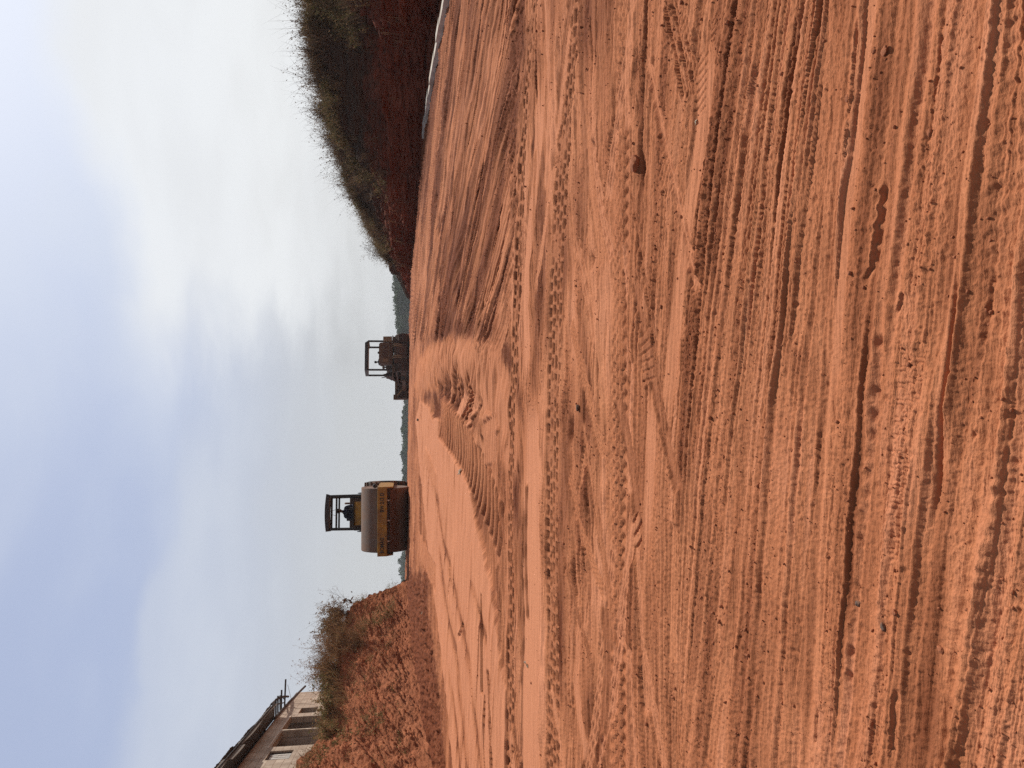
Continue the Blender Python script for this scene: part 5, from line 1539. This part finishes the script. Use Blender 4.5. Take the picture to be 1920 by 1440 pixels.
def shrub(name, label, cat, B, y, t, mat, build, group=None):
    r = on_bank(B, y, t)[0] + np.array([0, 0, -.05])
    T = Tuft(); build(T, r)
    o = bpy.data.objects.new(name, T.mesh(name, mat, r)); o.location = r
    return link(o, label, cat, group)
def big_brown(T, r):
    for dy, dt, h_, w_ in ((0, 0, .8, .65), (.7, -.1, .65, .5), (-.6, .05, .6, .5), (.2, -.5, .5, .6), (-.3, .3, .7, .6)):
        q = on_bank(LB, 21.6 + dy, 1.75 + dt)[0]
        twig_shrub(T, q, h_, w_, 75, 7, .011, (.12, .5), leaf=1, leafsize=.02, leaftint=(.15, .55), up=.75)
        grass_tufts(T, q + rng.normal(size=(16, 3)) * np.array([.3, .35, .1]), .35, .75, 22, .5, .009, .15, .6, lean=(.35, -.1, 0))
shrub('bush', 'large feathery brown bush hanging over the edge of the red bank', 'bush', LB, 21.6, 1.75, m_brown, big_brown)
def dark_bush(T, r):
    for dy, dt in ((0, 0), (.45, .1), (-.4, .15)):
        q = on_bank(LB, 23.1 + dy, 1.8 + dt)[0]
        twig_shrub(T, q, .75, .5, 50, 7, .010, (.02, .25), leaf=2, leafsize=.026, leaftint=(.02, .75))
shrub('bush', 'small dark bush between the feathery brown bush and the bare twigs', 'bush', LB, 23.1, 1.8, m_brown, dark_bush)
def green_bush(T, r):
    for dy, dt in ((0, 0), (.7, .05), (-.7, -.05), (1.3, .1)):
        q = on_bank(LB, 19.2 + dy, 1.55 + dt)[0]
        twig_shrub(T, q, .5, .5, 45, 6, .010, (.1, .45), leaf=2, leafsize=.03, leaftint=(.35, .97))
        grass_tufts(T, q + rng.normal(size=(14, 3)) * np.array([.25, .3, .08]), .2, .45, 18, .5, .009, .2, .6, lean=(.4, -.1, 0))
shrub('bush', 'low green and brown bush below the doorways of the block building', 'bush', LB, 19.2, 1.75, m_brown, green_bush)
def creeper(T, r):
    for k in range(7):
        q = on_bank(LB, 17.2 + .14 * k, 1.45 - .12 * k)[0]
        twig_shrub(T, q, .28, .22, 10, 3, .007, (.2, .5), leaf=3, leafsize=.024, leaftint=(.45, .97), up=.3)
shrub('creeper', 'green creeper trailing down the rounded red earth bulge by the building', 'creeper', LB, 17.2, 1.4, m_brown, creeper)
def face_plant(T, r):
    for k in range(6):
        q = on_bank(LB, 22.3 + .12 * k, 1.15 - .13 * k)[0]
        grass_tufts(T, q[None] + rng.normal(size=(4, 3)) * .08, .15, .42, 16, .5, .008, .3, .95, lean=(.6, -.1, -.4), leaf=2, leafsize=.024, leaftint=(.5, .98))
shrub('weed', 'olive weeds growing down the middle of the red bank face', 'weed', LB, 22.3, 1.1, m_brown, face_plant)
def bare(T, r):
    twig_shrub(T, r, 1.0, .75, 26, 8, .010, (.05, .3), leaf=0, up=.8)
shrub('bare_shrub', 'leafless twiggy shrub at the far tip of the sunlit bank', 'shrub', LB, 23.75, 2.0, m_brown, bare)
def sapling(T, r):
    T.ribbons(r[None], np.array([[.16, 0, 1.]]), np.array([.44]), np.array([.014]), np.array([[.05, 0, 0]]), np.array([.1]), 5)
    tip = r + np.array([.09, 0, .44])
    T.leaves(tip + rng.normal(size=(16, 3)) * np.array([.08, .08, .09]), rng.uniform(.06, .10, 16), np.full(16, .03))
shrub('sapling', 'single thin sapling with a tuft of dark leaves above the bank tip', 'sapling', LB, 24.05, 1.95, m_brown, sapling)
def lone_tuft(T, r):
    twig_shrub(T, r, .75, .45, 26, 6, .009, (.02, .3), leaf=0, up=.7)
shrub('bare_shrub', 'bare twigs sprouting just past the rock notch on the dark bank', 'shrub', RB, 27.6, 1.95, m_dry, lone_tuft)
def lone_two(T, r):
    for d_ in (-.5, 0, .5, 1.0): twig_shrub(T, on_bank(RB, 29.7 + d_, 2.0)[0], .6, .4, 18, 5, .010, (.02, .25), leaf=1, leafsize=.02, leaftint=(.02, .2), up=.7)
shrub('bush', 'low dark tuft farthest out along the sloping end of the dark bank', 'bush', RB, 29.7, 1.95, m_dry, lone_two)

# ---- woods beyond the crest
T = Tuft()
def wood(y0, y1, tops, Y, n, leaf, wid):
    ys_ = np.linspace(y0, y1, n)
    for i, yd in enumerate(ys_):
        yd = yd + rng.uniform(-4, 4); v = np.interp(yd, [a for a, b in tops], [b for a, b in tops]) + rng.uniform(-1.0, 3.5)
        YY = Y * rng.uniform(.92, 1.15); top = at(v, yd, YY)
        R_ = wid * rng.uniform(.6, 1.2)
        for c in range(9):
            cc = top + np.array([rng.uniform(-1, 1) * R_, rng.uniform(-1, 1) * R_, -R_ * rng.uniform(.25, 2.4) - (.1 if c else 0)])
            if c == 0: cc = top - np.array([0, 0, R_ * .4])
            m_ = 150; p = rng.normal(size=(m_, 3)); p /= np.linalg.norm(p, axis=1, keepdims=True); p *= (rng.uniform(0, 1, m_) ** .4)[:, None] * R_ * rng.uniform(.4, .62) * np.array([1, 1, .8])
            T.leaves(cc + p, rng.uniform(.5, 1.2, m_) * leaf, np.clip(rng.uniform(.1, .5) + rng.normal(size=m_) * .16, 0, 1), .3)
wood(470, 660, [(470, 728), (500, 734), (540, 737), (600, 741), (660, 746)], 300, 30, .62, 4.6)
wood(655, 930, [(655, 750), (745, 759), (770, 754), (800, 751), (830, 754), (860, 752), (900, 754), (930, 755)], 330, 38, .62, 4.4)
wood(930, 1180, [(930, 753), (1040, 752), (1100, 752), (1180, 752)], 400, 30, .75, 5.2)
o = bpy.data.objects.new('treeline', T.mesh('treeline', M['leaf'])); link(o, 'hazy green woods along the horizon beyond the crest', 'woods', kind='stuff')
tp = at(746, 1052, 420); crown_tree('tree', (tp[0], tp[1], tp[2] - 14), 14, 10.0, 3, (M['bark'], M['leaf']), 1500, .6, .8, 'pale hazy tree in the gap next to the road roller drum')
tp = at(747, 1068, 430); crown_tree('tree', (tp[0], tp[1], tp[2] - 13.0), 13.0, 9.0, 5, (M['bark'], M['leaf']), 1100, .6, .8, 'pale hazy tree half hidden by the tip of the red bank')

# ---- stones, clods and scraps on the ground
def put(xd, yd, dz=0.):
    x, y = G(xd, yd); return (x, y, gh(x, y) + dz)
rock('stone', (.011, .017, .010), 1, M['stone'], put(1606, 1131, .003), 'dark rough stone beside the row of round dents', rz=.6)
rock('stone', (.010, .016, .011), 2, M['stone'], put(1663, 1174, .004), 'dark leaning stone with a shadow, nearer than its neighbour', rz=2.2)
rock('stone', (.010, .010, .009), 3, M['clod'], put(1697, 1148, .003), 'round red stone on the long ridge close to the camera', rz=.2)
rock('stone', (.014, .011, .010), 4, M['clod'], put(1766, 1218, .003), 'pale red angular stone in the soft soil nearest the camera', rz=1.2)
rock('stone', (.022, .034, .022), 5, M['stone'], put(1087, 764, .012), 'black stone at the end of the dark hollow in the middle of the site', rz=1.0)
rock('stone', (.05, .06, .04), 6, M['clod'], put(1195, 305, .012), 'dark broken clod with straw in the round hollow', 'clod', rz=.4)
rock('stone', (.013, .012, .010), 7, M['clod'], put(1592, 185, .003), 'small red clod on the step of the broken crust', 'clod', rz=.4)
rock('stone', (.012, .018, .012), 8, M['clod'], put(1663, 97, .003), 'red clod on the ridged lane at the side of the kerb', 'clod', rz=.9)
rock('stone', (.035, .08, .05), 9, M['stone'], put(787, 787, .02), 'dark slab of stone upright on the pale hard wedge', rz=.2)
def scrap(label, cat, xd, yd, size, seed, tilt):
    r0 = random.Random(seed); bm = bm_new(); n = 7; g = []
    for i in range(n):
        for j in range(n):
            u, v = i / (n - 1) - .5, j / (n - 1) - .5
            g.append(bm.verts.new((u * size * (1 + .3 * r0.random()), v * size * .8, size * (.25 * math.sin(u * 5 + seed) * math.cos(v * 4) + .06 * r0.random()))))
    for i in range(n - 1):
        for j in range(n - 1): bm.faces.new((g[i * n + j], g[(i + 1) * n + j], g[(i + 1) * n + j + 1], g[i * n + j + 1]))
    bmesh.ops.solidify(bm, geom=bm.faces[:], thickness=.0012)
    o = obj('paper_scrap' if cat == 'scrap' else 'dry_leaf', bm, M['paper'], None, put(xd, yd, size * .22), smooth=60); o.rotation_euler = (tilt, .3, seed); o['label'] = label; o['category'] = cat
scrap('crumpled white scrap on the rim of the dozer track by the pale wedge', 'scrap', 866, 884, .085, 1, .5)
scrap('small pale scrap lying on the smooth lane near the hatched prints', 'scrap', 1306, 229, .022, 2, .4)
scrap('small curled leaf alone on the wide smooth drum lane', 'leaf', 986, 1246, .055, 4, .2)
scrap('pale scrap at the foot of the sunlit bank among dark crumbs', 'scrap', 794, 1150, .09, 6, .9)

# ---- loose crumbs of soil scattered over the churned strips
def crumbs(n):
    bm = bmesh.new(); bmesh.ops.create_icosphere(bm, subdivisions=1, radius=1); bm.verts.ensure_lookup_table()
    bv = np.array([v.co[:] for v in bm.verts]); bf = np.array([[v.index for v in f.verts] for f in bm.faces]); bm.free()
    ys = 1.3 + 12.7 * rng.beta(1.0, 2.6, n); xs = rng.uniform(-1, 1, n) * (.6 * ys + .1)
    h_, lo_, tn_ = relief(xs, ys)
    k = rng.random(n) < np.clip((lo_ - .22) * 1.5, .04, 1)
    xs, ys, h_ = xs[k], ys[k], h_[k]; m = len(xs)
    s = np.exp(rng.normal(size=m) * .5) * .0021 * (1 + .10 * ys); s = np.clip(s, .001, .012)
    V = bv[None] * (1 + rng.normal(size=(m, len(bv), 1)) * .22) * s[:, None, None] * rng.uniform(.6, 1.2, (m, 1, 3))
    V = V + np.stack([xs, ys, zb(xs, ys) + h_ + s * .35], 1)[:, None]
    Fc = bf[None] + np.arange(m)[:, None, None] * len(bv)
    me = new_mesh('soil_crumbs', V.reshape(-1, 3), Fc.reshape(-1, 3)); me.materials.append(M['clod'])
    return bpy.data.objects.new('soil_crumbs', me)
o = crumbs(42000); link(o, 'loose crumbs of red soil strewn over the churned strips', 'soil crumbs', kind='stuff')

# ---- a faint drift of exhaust over the bulldozer
bm = bm_new(); bmesh.ops.create_icosphere(bm, subdivisions=3, radius=1)
for v in bm.verts: v.co = Vector((v.co.x * 3.4, v.co.y * 1.6, v.co.z * 3.6))
s = N('exhaust_smoke'); s.t.nodes.remove(s.p)
vl = s.t.nodes.new('ShaderNodeVolumePrincipled'); vl.inputs['Color'].default_value = (.42, .40, .38, 1)
mp = s.n('Mapping'); mp.inputs['Scale'].default_value = (1 / 3.4, 1 / 1.6, 1 / 3.6); s.t.links.new(s.tc.outputs['Object'], mp.inputs[0])
ln = s.n('VectorMath', operation='LENGTH'); s.t.links.new(mp.outputs[0], ln.inputs[0])
fo = s.math('SUBTRACT', 1., ln.outputs['Value'], True)
s.t.links.new(s.math('MULTIPLY', s.math('MULTIPLY', fo, s.ramp(s.noise(.45, 3), (.35, 0.), (.7, 1.))), .12), vl.inputs['Density'])
s.t.links.new(vl.outputs[0], s.out.inputs['Volume'])
o = obj('exhaust_smoke', bm, s.m, None, (2.9, 52.6, 5.6)); o.rotation_euler = (0, .5, 0); o['label'] = 'faint grey exhaust drifting up above the bulldozer'; o['category'] = 'smoke'; o['kind'] = 'stuff'

# ---- air
if HAZE:
    bm = bm_new(); box(bm, (0, 0, 2.), (9400, 9400, 26))
    s = N('haze_air'); s.t.nodes.remove(s.p)
    v = s.t.nodes.new('ShaderNodeVolumePrincipled'); v.inputs['Color'].default_value = (.90, .95, 1, 1); v.inputs['Density'].default_value = HAZE; v.inputs['Anisotropy'].default_value = .2
    s.t.links.new(v.outputs[0], s.out.inputs['Volume'])
    o = obj('haze', bm, s.m); o['label'] = 'thin pale haze that fades the distant woods'; o['category'] = 'haze'; o['kind'] = 'stuff'

build_light(); build_camera(); render_setup()
